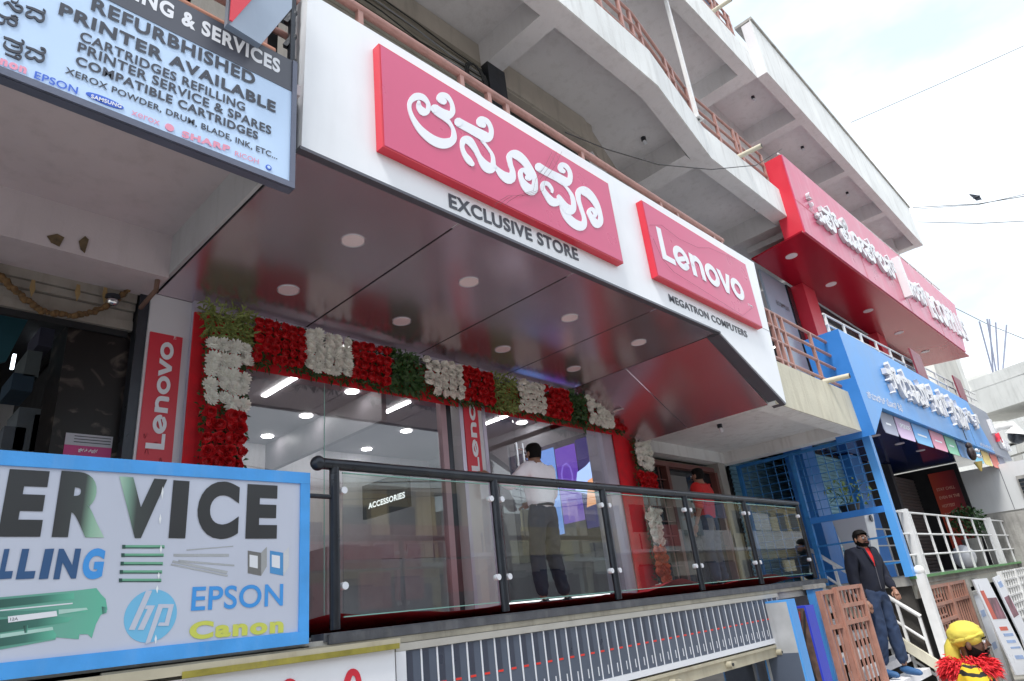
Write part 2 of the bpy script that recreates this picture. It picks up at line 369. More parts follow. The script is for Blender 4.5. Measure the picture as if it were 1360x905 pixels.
# third-floor slab with recessed bays, and the higher corner band on the right
def bays(x0, x1, yf, yb, z0, zc, ztop, cuts, face, fw=.2, bw=.26):
    part('edge_beam', B().box(x0, x1, yf + .012, yf + fw, z0 + .002, ztop), CONC)
    part('balcony_face', B().box(x0 - .002, x1 + .002, yf, yf + .012, z0, ztop + face), CONCL)
    part('roof_slab', B().box(x0, x1, yf + fw, yb + .6, zc, zc + .12), CONC)
    for c in cuts: part('cross_beam', B().box(c - bw / 2, c + bw / 2, yf + fw, yb + .1, z0 + .006, zc), CONC)
bays(-4, 10.68, 2.77, 3.8, 8.7, 9.1, 9.3, (.5, 4.3, 7.2, 10.5), .03, .22, .32)
bays(10.69, 21.25, 2.585, 3.85, 8.7, 9.1, 9.98, (12.6, 15.42, 18.25, 21.1), .03, .19, .27)
part('roof_coping', B().box(10.69, 21.3, 2.55, 2.9, 10.01, 10.07), CONCD)
part('end_beam', B().box(21.0, 21.24, 2.8, 6, 8.705, 9.9), CONCL)
part('roof_slab', B().box(10.7, 21.2, 2.9, 9, 9.22, 9.6), CONC)
part('upper_wall', B().box(10.8, 21.0, 3.85, 4.0, 6.0, 9.1), CONC)
part('upper_wall', B().box(10.4, 10.68, 3.2, 5.0, 9.31, 11.5), M('navy wall', (.018, .028, .075), .6))
part('upper_wall', B().box(7.0, 10.39, 3.3, 3.4, 9.31, 11.5), M('navy wall', (.018, .028, .075), .6))
part('upper_wall', B().box(20.8, 21.0, 3.2, 9, 5.3, 9.1), CONC)
part('balcony_slab', B().box(10.8, 20.8, 2.8, 3.85, 5.5, 6.05), CONC)
part('wall_mass', B().box(-6, 21, 9.2, 9.6, GZ, 9.0), CONC)
part('wall_mass', B().box(20.8, 21.0, 5.3, 9.2, GZ, 5.3), CONC)
# first floor slabs
part('floor_slab', B().box(-4, 7.55, 3.0, 9.2, 2.96, 3.1), CONC)
part('shop_ceiling', B().box(-4, 1.50, 2.76, 4.62, 2.88, 2.955), PINKC)
part('lintel_beam', B().box(-4, 1.50, 4.62, 5.0, 2.53, 2.955), PINKC)
part('side_beam', B().box(1.50, 1.525, 2.85, 4.96, 2.555, 2.95), M('grey side', (.42, .42, .44), .6, 0, .06, 3, .1, streak=.25))
# right-hand dropped slab with recessed underside
X0, X1, Y0, Y1 = 7.62, 10.76, 2.86, 5.25
part('slab_beam', B().box(X0, X1, Y0 + .012, Y0 + .26, 1.952, 2.52), CONCL)
part('slab_face', B().box(X0, X1 + .002, Y0, Y0 + .012, 1.95, 2.55), CREAM)
part('slab_beam', B().box(X1 - .26, X1, Y0 + .26, Y1, 1.955, 2.52), CONCL)
part('slab_beam', B().box(X0, X1 - .26, Y1 - .22, Y1, 1.958, 2.52), CONCL)
part('slab_beam', B().box(X0, X0 + .03, Y0 + .26, Y1 - .22, 1.96, 2.52), CONCL)
part('floor_slab', B().box(X0 + .03, X1 - .26, Y0 + .26, Y1 - .22, 2.13, 2.5), CONCL)
part('floor_slab', B().box(X0, 20.8, 3.0, 9.2, 2.521, 2.6), CONC)
# the podium the shops stand on, its front edge and the wall underneath
part('podium_floor', B().box(-4, 9.1, 3.42, 9.2, -.14, -.012), CONCD)
part('podium_edge', B().box(1.0, 9.08, 3.40, 3.6, -.072, -.036), M('weathered ledge', (.30, .28, .23), .8, 0, .2, 4, .3, streak=.6))
part('podium_floor', B().box(9.1, 11.0, 4.43, 9.2, -.14, -.014), CONCD)
part('podium_floor', B().box(11.0, 34, 2.95, 9.2, -.2, -.085), CONCD)
GREENE = M('green edging', (.10, .25, .09), .7, 0, .2, 6, .2, streak=.3)
part('podium_edge', B().box(10.98, 34, 2.86, 2.95, -.118, -.080), GREENE)
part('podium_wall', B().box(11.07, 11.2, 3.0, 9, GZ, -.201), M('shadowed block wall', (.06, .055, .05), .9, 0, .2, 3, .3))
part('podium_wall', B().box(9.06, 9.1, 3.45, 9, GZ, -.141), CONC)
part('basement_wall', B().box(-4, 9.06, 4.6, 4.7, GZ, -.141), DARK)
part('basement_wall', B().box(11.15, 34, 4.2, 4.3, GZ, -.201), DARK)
part('podium_beam', B().box(11.15, 34, 2.97, 3.15, -.38, -.2), M('beam cream', (.48, .46, .40), .8, 0, .1, 3, .2, streak=.3))
part('back_wall', B().box(7.62, 11, 5.3, 5.45, -.01, 1.95), CREAM)
cl = YP(5.15)
part('column', B().box(10.28, 10.5, 5.05, 5.3, -.01, 1.955), CONCD)
for k in range(11):                    # stairs between the glass railing and the blue post
    y1 = 4.43 - k * .2; z1 = -.012 - k * .173
    part('stair_tread', B().box(9.12, 10.9, y1 - .205, y1, max(z1 - .26, GZ), z1 - .173 + .001), CONC)
part('stair_side', B().add([(10.9, 4.43, -.02), (10.97, 4.43, -.02), (10.9, 2.2, -1.9), (10.97, 2.2, -1.9), (10.9, 2.2, -1.72), (10.97, 2.2, -1.72), (10.9, 4.43, .10), (10.97, 4.43, .10)],
    [(0, 2, 4, 6), (1, 7, 5, 3), (6, 4, 5, 7), (0, 1, 3, 2), (2, 3, 5, 4), (0, 6, 7, 1)]), CREAM)

# little outdoor bulb holders under the slabs
for i, (x, y, z, lab) in enumerate(((8.55, 4.05, 2.13, 'bare bulb holder under the low slab beside the shop canopy'), (7.1, 3.5, 5.95, 'small bulb holder under the ceiling over the second sign'), (10.2, 3.3, 5.95, 'bulb holder under the balcony just left of the red fascia'),
        (7.6, 3.5, 9.1, 'bulb holder under the top slab beside the white pole'), (11.6, 3.2, 9.1, 'bulb holder in the first bay of the roof underside'), (14.1, 3.2, 9.1, 'bulb holder in the second bay of the roof underside'), (17, 3.2, 9.1, 'bulb holder in the third bay of the roof underside'))):
    t = thing('bulb_holder', (x, y, z), lab, 'bulb holder', 'bulb holders under the slabs')
    B().tube([(x, y, z), (x, y, z - .05)], .035, 10).build('base', BLACKM, t)
    B().tube([(x, y, z - .05), (x + .03, y, z - .10)], [.022, .03], 8).build('socket', PRW, t)

for k in range(4):
    t = thing('wall_cable', (2, 3.74, 5.4 - k * .1), ('topmost black cable sagging along the upper wall above the fascia', 'grey cable just below the topmost black one on the upper wall', 'black cable just above the lowest one on the upper wall', 'lowest grey cable on the upper wall above the fascia')[k], 'cable', 'cables on the upper wall')
    z = 5.50 - k * .09; P = [(1.0 + j * .45, 3.70 - .01 * k, z + random.uniform(-.02, .02) - .04 * math.sin(j * 1.1 + k)) for j in range(8)]
    B().tube(P, .007, 5).build('strand', CABLE if k % 2 == 0 else M('grey wire', (.25, .26, .28), .6), t)
t = thing('cable_coil', (4.0, 3.68, 5.2), 'tangle of looped black cable beside the dark column', 'cable')
b = B(); b.tube([(3.95 + .13 * math.cos(a) + .02 * a / 6, 3.66, 5.25 + .16 * math.sin(a)) for a in [k * .5 for k in range(40)]], .009, 5); b.build('loop', CABLE, t)
# ================================================================== brown balcony railings
def railing(pts, rails, posts, mat, label, group, r=.022, name='balcony_railing', top_r=None, cat='railing'):
    t = thing(name, pts[0], label, cat, group)
    for i, z in enumerate(rails):
        rr = top_r if (top_r and i == 0) else r
        B().tube([(x, y, zz + z) for x, y, zz in pts], rr, 8).build('rail', mat, t)
    for x, y, z0, z1 in posts: B().bar((x, y, z0), (x, y, z1), r * 1.9, r * 1.9).build('post', mat, t)
    return t
railing([(.6, 2.95, 0), (7.5, 2.95, 0)], (4.14, 3.85, 3.5), [(x, 2.95, 3.1, 4.12) for x in (.9, 1.35, 2.05, 3.02, 3.33, 3.55, 4.6, 6.02, 6.38, 7.25, 7.45)], BROWNR, 'brown pipe railing running just above the white shop fascia', 'brown pipe railings', top_r=.036)
A = [(-3, 2.75, 0), (6.0, 2.75, 0), (7.83, 3.02, 0), (10.3, 3.0, 0)]
railing(A, (6.86, 6.62, 6.4), [(5.25, 2.75, 6.1, 6.86), (5.7, 2.75, 6.1, 6.86), (5.95, 2.76, 6.1, 6.86), (6.2, 2.79, 6.1, 6.86), (7.0, 2.9, 6.1, 6.86), (7.25, 2.94, 6.1, 6.86), (7.75, 3.0, 6.1, 6.86), (8.6, 3.01, 6.1, 6.86), (9.2, 3.0, 6.1, 6.86), (9.35, 3.0, 6.1, 6.86), (10.25, 3.0, 6.1, 6.86), (4.2, 2.75, 6.1, 6.86), (3, 2.75, 6.1, 6.86)], BROWNR, 'brown pipe railing on the bent balcony in the middle of the building', 'brown pipe railings')
railing([(-3, 2.86, 0), (10.4, 2.86, 0)], (10.1, 9.86, 9.62), [(x, 2.86, 9.3, 10.1) for x in (8.0, 8.5, 9.1, 9.6, 9.8, 10.2, 10.35)], BROWNR, 'brown pipe railing on the top balcony by the navy wall', 'brown pipe railings')
railing([(7.8, 2.93, 0), (10.72, 2.93, 0)], (3.36, 3.14, 2.93, 2.66), [(8.35, 2.93, 2.55, 3.36), (8.52, 2.93, 2.55, 3.36), (8.74, 2.93, 2.55, 3.36), (9.75, 2.93, 2.55, 3.36), (10.66, 2.93, 2.55, 3.36)], BROWNR, 'brown pipe railing on the low cream slab beside the blue fascia', 'brown pipe railings')
t = thing('steel_pole', (7.65, 2.9, 6.1), 'slim white steel pole rising from the middle balcony to the top slab', 'pole')
B().bar((7.65, 2.9, 6.15), (7.65, 2.9, 8.7), .05).build('shaft', WPAINT, t); B().box(7.58, 7.72, 2.84, 2.97, 6.15, 6.165).build('foot_plate', WPAINT, t)
PVC = M('pvc pipe', (.62, .58, .46), .5, 0, .1, 8, 0, streak=.3)
for x, y, z, lab in ((9.72, 2.86, 2.6, 'cream drain spout sticking out of the low slab under its railing'), (9.0, 2.87, 6.2, 'cream drain spout sticking out of the middle balcony near the red fascia'), (9.35, 2.74, 9.42, 'cream drain spout on the top balcony')):
    t = thing('drain_spout', (x, y, z), lab, 'drain pipe', 'drain spouts on the balconies')
    B().tube([(x, y + .2, z), (x, y - .30, z - .03)], .038, 12, caps=False).build('pipe', PVC, t); B().tube([(x, y - .30, z - .03), (x, y - .301, z - .03)], .033, 12).build('bore', DARK, t)

# ================================================================== the shop canopy with its white fascia
YF = 2.80; PF = YP(YF)
can = thing('shop_canopy', (1.53, YF, 2.55), 'wide white fascia with grey metal soffit hanging over the laptop shop entrance', 'canopy')
fz = [(1.53, 2.562), (6.40, 2.562), (7.76, 1.95), (7.98, 3.9), (1.56, 3.76)]
fz = [(1.535, 2.56), (6.41, 2.56), (7.76, 1.955), (7.86, 2.9), (7.98, 3.91), (1.56, 3.80)]
B().poly(PF, fz, -.14, 0).build('fascia_board', WHITE, can)
B().box(1.52, 6.42, YF - .012, YF + .04, 2.537, 2.558).build('edge_trim', ACP2, can)
B().hexa([(6.42, YF + .004, 2.53), (6.42, YF + .15, 2.53), (7.74, YF + .15, 1.93), (7.74, YF + .004, 1.93), (6.42, YF + .004, 2.558), (6.42, YF + .15, 2.558), (7.76, YF + .15, 1.953), (7.76, YF + .004, 1.953)]).build('edge_trim', ACP2, can)
B().rect(PF, 6.42, 7.85, 2.895, 2.899, 0, .002).build('joint', ACP2, can)
xs = [1.53, 2.765, 4.02, 5.27, 6.415]
for i in range(4): B().box(xs[i] + .009, xs[i + 1] - .009, YF + .05, 4.955, 2.548, 2.566).build('soffit_panel', ACP, can)
B().box(1.53, 6.42, YF + .06, 4.96, 2.572, 2.58).build('soffit_backing', DARK, can)
def slope(y0, y1):
    return B().hexa([(6.425, y0, 2.548), (7.60, y0, 1.955), (7.60, y1, 1.955), (6.425, y1, 2.548), (6.43, y0, 2.566), (7.605, y0, 1.97), (7.605, y1, 1.97), (6.43, y1, 2.566)])
slope(YF + .155, 4.03).build('sloped_panel', ACP, can); slope(4.042, 4.955).build('sloped_panel', ACP, can)
for x in (2.3, 3.4, 4.69, 5.85, 7.0):
    for y in (3.455, 4.36):
        z = 2.548
        if x > 6.5:
            if y < 4: continue
            y = 4.6; z = 2.27
        B().disc((x, y, z + .004), .078, .008, 24).build('downlight', DLM, can)
        B().tube([(x, y, z + .002), (x, y, z - .007)], .086, 24, caps=False).build('downlight_rim', WGLOSS, can)
# lettering on the fascia
b = B(); tpx(b, PF, 'EXCLUSIVE STORE', (596.5, 275.5), (768.5, 347), (768.5, 332.5), .003, off=.028, thick=.002); b.build('lettering', INK, can)
b = B(); tpx(b, PF, 'MEGATRON COMPUTERS', (889.3, 400.6), (992.8, 449), (992, 441), .003, off=.02, thick=.002); b.build('lettering', INK, can)
# the two red signboards
def box_sign(pxs, label, d=.07):
    pl = YP(YF - .0); fr = YP(YF - d); c = [fr.px(*p) for p in pxs]; a0 = (c[0][0] + c[1][0]) / 2; a1 = (c[2][0] + c[3][0]) / 2
    z1 = (c[0][1] + c[3][1]) / 2; z0 = (c[1][1] + c[2][1]) / 2
    t = thing('signboard', (a0, YF, z0), label, 'signboard', 'raised red signboards on the white fascia')
    B().rect(fr, a0, a1, z0, z1, -d + .002, 0).build('casing', REDS, t); B().rect(fr, a0 + .012, a1 - .012, z0 + .012, z1 - .012, .001, .004).build('face', REDL, t)
    return t, fr
t, fr = box_sign([(503.7, 59), (507.7, 195.5), (827.5, 349), (807.6, 243.5)], 'larger red box sign with white Kannada lettering on the fascia')
def zm(ox, oy, s, pl): return lambda x, y, d: pl.w(*pl.px(ox + x / s, oy + y / s), d)
ST = [((530, 110, 9.05), [
 [(225,245,45),(238,310,72),(290,360,95),(340,335,62),(338,255,52),(275,185,75),(190,178,88),(125,240,58),(120,330,44),(165,450,58),(250,575,85),(370,680,108),(480,733,122),(570,735,118),(640,690,85),(648,600,50),(610,510,42),(545,435,70),(480,375,100),(415,320,100)],
 [(430,325,105),(500,362,95),(575,395,110),(630,365,72),(635,300,52),(615,235,48),(565,172,62),(500,160,72),(478,200,74),(525,235,80)]]),
 ((600, 150, 7.54), [
 [(58,100,88),(160,155,88),(270,215,95),(350,252,98),(388,210,52),(382,150,45),(345,90,50),(285,72,62),(272,108,62),(308,132,55)],
 [(290,275,30),(350,350,28),(400,430,35),(408,510,50),(385,562,100),(330,535,95),(270,450,55),(228,370,58),(170,290,80),(118,278,72),(97,340,42),(118,415,48),(158,475,65),(195,520,50)],
 [(428,545,30),(500,625,80),(575,662,112),(603,600,55),(580,520,48),(572,440,60),(625,420,88),(700,470,82),(770,560,66),(815,640,55),(825,720,60),(800,782,100),(740,750,88),(690,670,50),(682,600,45),(712,578,45),(760,615,62),(775,660,50),(745,655,50)]]),
 ((700, 200, 7.54), [
 [(108,172,85),(200,225,78),(300,275,82),(390,322,85),(425,280,50),(420,220,42),(385,165,45),(338,150,50),(328,190,52),(355,215,45)],
 [(340,325,22),(400,390,28),(447,470,40),(460,560,52),(430,602,95),(370,565,78),(312,470,40),(303,450,8)],
 [(310,450,10),(308,510,70),(250,522,82),(190,455,58),(150,385,45),(160,335,48),(205,345,40),(240,395,34),(243,425,22)],
 [(322,550,14),(380,650,70),(460,732,88),(540,762,92),(568,700,45),(540,600,38),(510,500,42),(510,420,58),(560,408,88),(630,460,78),(690,550,60),(725,650,45),(725,720,60),(690,742,80),(640,680,55),(612,620,40),(640,592,38),(675,630,45),(672,665,32)]])]
b = B()
for (ox, oy, s), sts in ST:
    for st in sts: b.stroke(zm(ox, oy, s, fr), st, .003, .0075)
b.build('lettering', PRW, t)
THR = M('loose wire', (.10, .03, .04), .5)
for xs_ in (-6, 0, 7):
    b = B(); b.tube([fr.w(*fr.px(x + xs_, y), .02) for x, y in ((737, 203), (728, 222), (715, 240), (712, 255), (690, 262), (678, 262), (668, 268), (661, 274))], .0012, 4); b.build('trailing_wire', THR, t)
t, fr = box_sign([(858, 275), (868.5, 366), (1010, 433), (991, 348)], 'smaller red box sign with the white brand name in Latin letters')
b = B(); p_ = fr.px(880, 345); q_ = fr.px(990, 402); h_ = fr.px(871, 302)[1] - p_[1]; logo(b, fr, p_[0], q_[0], (p_[1] + q_[1]) / 2, (p_[1] + q_[1]) / 2 + h_, .007); b.build('lettering', PRW, t)
b = B(); tpx(b, fr, 'TM', (993, 406), (999, 409), (999, 406.5), .005, off=.01); b.build('lettering', PRW, t)
b = B(); b.tube([fr.w(*fr.px(x, y), .014) for x, y in ((862, 300), (877, 300), (900, 318), (926, 330), (940, 330), (975, 345))], .0012, 4); b.build('trailing_wire', THR, t)
b = B(); b.tube([fr.w(*fr.px(x, y), .014) for x, y in ((866, 318), (878, 345), (893, 362), (930, 385), (985, 420), (1000, 408))], .0012, 4); b.build('trailing_wire', THR, t)

# ================================================================== shop front of the laptop shop
YG = 4.95; PG = YP(YG)
sf = thing('glazed_entrance', (1.5, YG, 0), 'glazed front of the laptop shop with lilac aluminium frame and white pillars', 'shop front')
B().box(1.50, 1.86, YG + .0, YG + .22, -.01, 2.545).build('pillar_cladding', WGLOSS, sf)
ax = PG.px(600, 560)[0]
px0, px1 = PG.px(616, 700)[0], PG.px(652, 700)[0]
B().box(px0, px1, YG - .06, YG + .2, -.01, 2.545).build('pillar_cladding', WGLOSS, sf)
B().box(px0 - .002, px0 + .045, YG - .068, YG - .06, 0, 2.54).build('pillar_trim', ALU, sf); B().box(px1 - .045, px1 + .002, YG - .068, YG - .06, 0, 2.54).build('pillar_trim', ALU, sf)
rx = PG.px(806, 640)[0]
B().box(1.80, 7.62, YG - .05, YG + .0, 2.49, 2.547).build('head_frame', ALU, sf)
B().box(1.80, 1.86, YG - .045, YG - .002, -.01, 2.488).build('jamb_frame', ALU, sf)
B().box(rx - .02, rx + .2, YG - .045, YG + .2, -.01, 2.488).build('jamb_frame', ALU, sf)
B().box(px0 - .22, px0 - .15, YG - .03, YG + .04, 0, 2.488).build('mullion', M('rosy frame', (.40, .28, .31), .4, .3), sf)
B().box(px0 - .148, px0 - .06, YG - .0, YG + .06, 0, 2.488).build('mullion', BLACKM, sf)
B().box(1.862, px0 - .222, YG + .0, YG + .012, .02, 2.486).build('pane', GLASS, sf)
dm = PG.px(690, 640)[0]
B().box(px1 + .01, dm - .004, YG + .0, YG + .012, .02, 2.486).build('pane', GLASS, sf)
B().box(dm + .004, rx - .03, YG + .0, YG + .012, .02, 2.486).build('glass_door', GLASS, sf)
for x in (PG.px(430, 600)[0],): B().box(x, x + .008, YG - .003, YG - .001, .02, 2.48).build('glass_seam', GEDGE, sf)
hz = PG.px(690, 605)[1]
for s_ in (-.05, .05): B().tube([(dm + s_, YG - .06, hz - .28), (dm + s_, YG - .06, hz + .12)], .014, 8).build('door_handle', M('chrome', (.7, .7, .72), .15, 1, .02, 3, 0), sf)
B().tube([(dm - .06, YG - .06, hz + .05), (dm + .06, YG - .06, hz + .05)], .012, 8).build('handle_bracket', MC['chrome'], sf)
# vertical red brand signs on the pillars
for (pt, label, a0, a1, z1, z0, pl) in (
      ('l', 'tall red brand sign on the left white pillar', PG.px(199, 441)[0] + .0, PG.px(242, 449)[0], PG.px(199, 441)[1], .95, YP(YG)),
      ('m', 'narrow red brand sign on the middle white pillar behind the garland', px0 + .055, px1 - .11, 2.42, PG.px(620, 638)[1], YP(YG - .06))):
    t = thing('brand_sign', (a0, pl.O.y, z0), label, 'sign', 'vertical red brand signs')
    B().rect(pl, a0, a1, z0, z1, .001, .012).build('panel', REDS, t)
    b = B(); w = a1 - a0
    if pt == 'l': logo(b, pl, a0 + w * .20, a0 + w * .74, PG.px(190, 596)[1], PG.px(232, 458)[1], .016, up=True)
    else: logo(b, pl, a0 + w * .22, a0 + w * .78, z0 + .08, z0 + 1.15, .016, up=True)
    b.build('lettering', PRW, t)
    if pt == 'l':
        b = B(); text(b, pl, 'TM', a0 + w * .72, a0 + w * .80, PG.px(236, 455)[1] + .01, PG.px(236, 455)[1] + .04, .014, up=True); b.build('lettering', PRW, t)
        for k in range(9):
            cx = a0 + w * random.uniform(.15, .85); cz = z0 + .1 + k * .055
            b = B(); b.tube([pl.w(cx + .05 * math.cos(a) * w, cz + .02 * math.sin(a * 2 + k), .0135) for a in [j * .6 for j in range(9)]], .0018, 4); b.build('print_swirl', M('dark red print', (.42, .02, .04), .4), t)
# room behind the glass
rm = thing('shop_interior', (2, 5.2, 0), 'bright interior of the laptop shop seen through the glass, with strip lights', 'shop interior')
INW = M('interior wall', (.30, .30, .33), .6, 0, .05, 1, 0)
B().box(1.6, 8.0, 5.0, 11.2, 2.72, 2.76).build('ceiling', M('interior ceiling', (.30, .28, .31), .5, 0, .04, 1, 0), rm)
B().box(1.6, 8.0, 5.0, 11.2, -.011, .012).build('floor', M('interior floor', (.33, .32, .33), .2, 0, .05, 1, 0), rm)
B().box(1.6, 8.0, 11.0, 11.1, .012, 2.72).build('back_wall', INW, rm)
B().box(7.62, 7.72, 5.2, 11, .012, 2.72).build('side_wall', INW, rm); B().box(1.55, 1.6, 5.2, 11, .012, 2.72).build('side_wall', INW, rm)
B().box(4.55, 4.62, 6.3, 10.9, 2.3, 2.72).build('ceiling_beam', M('grey soffit', (.25, .23, .25), .5), rm)
for x, ys in ((3.52, ((5.25, 5.7), (6.3, 7.2))), (5.2, ((6.6, 7.1), (7.55, 8.9), (9.3, 10.5))), (6.9, ((6.35, 7.15), (9.9, 10.7)))):
    for y0, y1 in ys: B().box(x - .03, x + .03, y0, y1, 2.705, 2.719).build('strip_light', LAMP, rm)
for x, y in ((4.34, 6.6), (4.35, 7.69), (4.36, 8.77), (6.03, 7.75), (6.09, 8.87), (7.4, 6.65), (2.6, 6.6), (2.6, 8.7)): B().disc((x, y, 2.719), .08, .01, 16).build('recessed_light', LAMP, rm)
# display wall with a lit advert, shelves of boxes and an aisle sign
PD = XP(7.60)
c = [PD.px(*p) for p in ((700, 604), (797, 572), (812, 665), (708, 680))]
ax0, ax1, az0, az1 = c[0][0], c[1][0], 1.0, (c[0][1] + c[1][1]) / 2
ad = B(); ad.rect(PD, ax0 - .4, ax1 + .02, az0 - .3, az1 + .04, -.01, 0); ad.build('display_wall', M('navy display', (.02, .02, .07), .3), rm)
wa = ax1 - ax0; ha = az1 - az0
for fx0, fx1, fz0, fz1, cc in ((0, .38, .0, .98, (.08, .16, .38)), (.40, .66, .1, .95, (.07, .03, .22)), (.68, .99, .0, .98, (.018, .015, .07))):
    B().rect(PD, ax0 + wa * fx0, ax0 + wa * fx1, az0 + ha * fz0, az0 + ha * fz1, .001, .02).build('screen', emit_mat('screen glow', cc, .9), rm)
q = ax0 + wa * .60; w = wa * .38
b = B(); b.poly(PD, [(q, az0 + ha * .42), (q + w * .45, az0 + ha * .35), (q + w * .95, az0 + ha * .80), (q + w * .7, az0 + ha * .72), (q + w * .45, az0 + ha * .66), (q + w * .15, az0 + ha * .62)], .022, .026); b.build('screen_picture', emit_mat('screen pale', (.35, .48, .85), .7), rm)
b = B(); b.poly(PD, [(q + w * .3, az0 + ha * .22), (q + w, az0 + ha * .25), (q + w * .9, az0 + ha * .55), (q + w * .45, az0 + ha * .5)], .0265, .029); b.build('screen_picture', emit_mat('screen orange', (.75, .35, .18), .6), rm)
b = B(); b.tube([PD.w(ax0 + wa * .52 + .10 * math.cos(a), az0 + ha * .6 + .2 * math.sin(a), .022) for a in [k * .7 for k in range(10)]], .012, 5); b.build('screen_picture', emit_mat('screen violet', (.3, .2, .8), .4), rm)
PA = XP(4.9); b = B(); a = PA.px(497, 673); c_ = PA.px(538, 658)
B().rect(PA, min(a[0], c_[0]) - .25, max(a[0], c_[0]) + .05, a[1] - .12, a[1] + .30, -.05, 0).build('sign_panel', M('aisle panel', (.12, .12, .13), .4), rm)
text(b, PA, 'ACCESSORIES', min(a[0], c_[0]) - .12, max(a[0], c_[0]), a[1] - .01, a[1] + .06, .003, off=.03); b.build('lettering', emit_mat('sign letters', (1, 1, 1), .6), rm)
cols = [(.5, .5, .52), (.10, .16, .3), (.45, .06, .08), (.6, .55, .5), (.06, .06, .07), (.25, .3, .35), (.55, .3, .12)]
for sx in (2.2, 3.2):
    for k in range(4):
        z = .25 + k * .45
        B().box(sx + .0, sx + .9, 8.8, 9.2, z, z + .03).build('shelf', INW, rm)
        for j in range(4):
            h = random.uniform(.18, .32); x = sx + .03 + j * .22
            B().box(x, x + .17, 8.85, 9.1, z + .03, z + .03 + h).build('product_box', M('box %d' % random.randrange(7), cols[(k * 3 + j) % 7], .4), rm)
B().box(4.0, 4.7, 6.6, 8.2, .012, .9).build('counter', M('counter white', (.5, .5, .52), .3), rm)
B().box(5.2, 7.2, 8.3, 8.9, .012, .95).build('counter', MC['counter white'], rm)
for k in range(3): B().box(5.4 + k * .6, 5.75 + k * .6, 8.4, 8.6, .95, .97).build('laptop', BLACKM, rm); B().box(5.4 + k * .6, 5.75 + k * .6, 8.6, 8.62, .97, 1.2).build('laptop_screen', MC['counter white'], rm)
B().rect(YP(5.1), PG.px(690, 640)[0] - .6, rx - .1, .115, .128, 0, .01).build('floor_light_strip', emit_mat('low strip', (1, 1, 1), .8), rm)
# ================================================================== flower arch round the shop front
arch = thing('flower_arch', (1.85, 4.8, 0), 'flower arch of roses, white blooms and leaves on red cloth round the shop front', 'flower arch')
YA = 4.84; PAr = YP(YA)
def mk_rose(nm, mat, seedr):
    random.seed(seedr); b = B()
    for ring, (n, r, h, tilt) in enumerate(((5, .040, .012, .9), (5, .030, .026, .6), (4, .020, .036, .35), (3, .010, .040, .15))):
        for k in range(n):
            a = 2 * math.pi * (k + ring * .5) / n + random.uniform(-.15, .15); da = math.pi / n * 1.25
            p = []
            for s_, rr, hh in ((-1, .35, 0), (1, .35, 0), (1, 1, 1), (0, 1.18, 1.05), (-1, 1, 1)):
                aa = a + s_ * da; q = r * rr; p.append((math.cos(aa) * q, -(h * hh) - .004 * ring, math.sin(aa) * q))
            b.add(p, [(0, 1, 2, 3, 4)], 0, True)
    b.ball((0, -.008, 0), .03, 8, 5, 0, (1, .7, 1))
    o = b.build(nm, mat, recalc=False); me = o.data; bpy.data.objects.remove(o); return me
def mk_mum(nm, mat):
    b = B()
    for n, r, h in ((14, .045, .004), (12, .037, .016), (9, .026, .026), (6, .014, .032)):
        for k in range(n):
            a = 2 * math.pi * (k + random.random() * .4) / n; ca, sa = math.cos(a), math.sin(a); w = .0065
            b.add([(ca * .006 - sa * w * .5, -h * .5, sa * .006 + ca * w * .5), (ca * .006 + sa * w * .5, -h * .5, sa * .006 - ca * w * .5),
                   (ca * r * .8 + sa * w, -h - .006, sa * r * .8 - ca * w), (ca * r, -h - .012, sa * r), (ca * r * .8 - sa * w, -h - .006, sa * r * .8 + ca * w)], [(0, 1, 2, 3, 4)], 0, True)
    b.ball((0, -.006, 0), .026, 8, 5, 0, (1, .6, 1))
    o = b.build(nm, mat, recalc=False); me = o.data; bpy.data.objects.remove(o); return me
ME = {'rose': mk_rose('rose', ROSE, 3), 'chrysanthemum': mk_mum('chrysanthemum', MUM), 'white_rose': mk_rose('white_rose', M('cream petal', (.88, .86, .80), .6, 0, .05, 30, 0), 5), 'coral_rose': mk_rose('coral_rose', ROSEP, 6)}
random.seed(21)
def leaves(b, c, n, l, spread, d=.03, w=.012, m=0):
    for _ in range(n):
        x = c[0] + random.uniform(-1, 1) * spread[0]; z = c[2] + random.uniform(-1, 1) * spread[1]; y = c[1] - random.random() * d
        a = random.uniform(0, 6.28); q = V((math.cos(a), -random.uniform(.1, 1.0), math.sin(a))).normalized(); s_ = q.cross(V((random.uniform(-1, 1), 1, random.uniform(-1, 1)))).normalized() * w
        ll = l * random.uniform(.6, 1.2); p = V((x, y, z))
        b.add([p, p + q * ll * .5 + s_, p + q * ll + V((0, 0, -.25 * ll)), p + q * ll * .5 - s_], [(0, 1, 2), (0, 2, 3)], m)
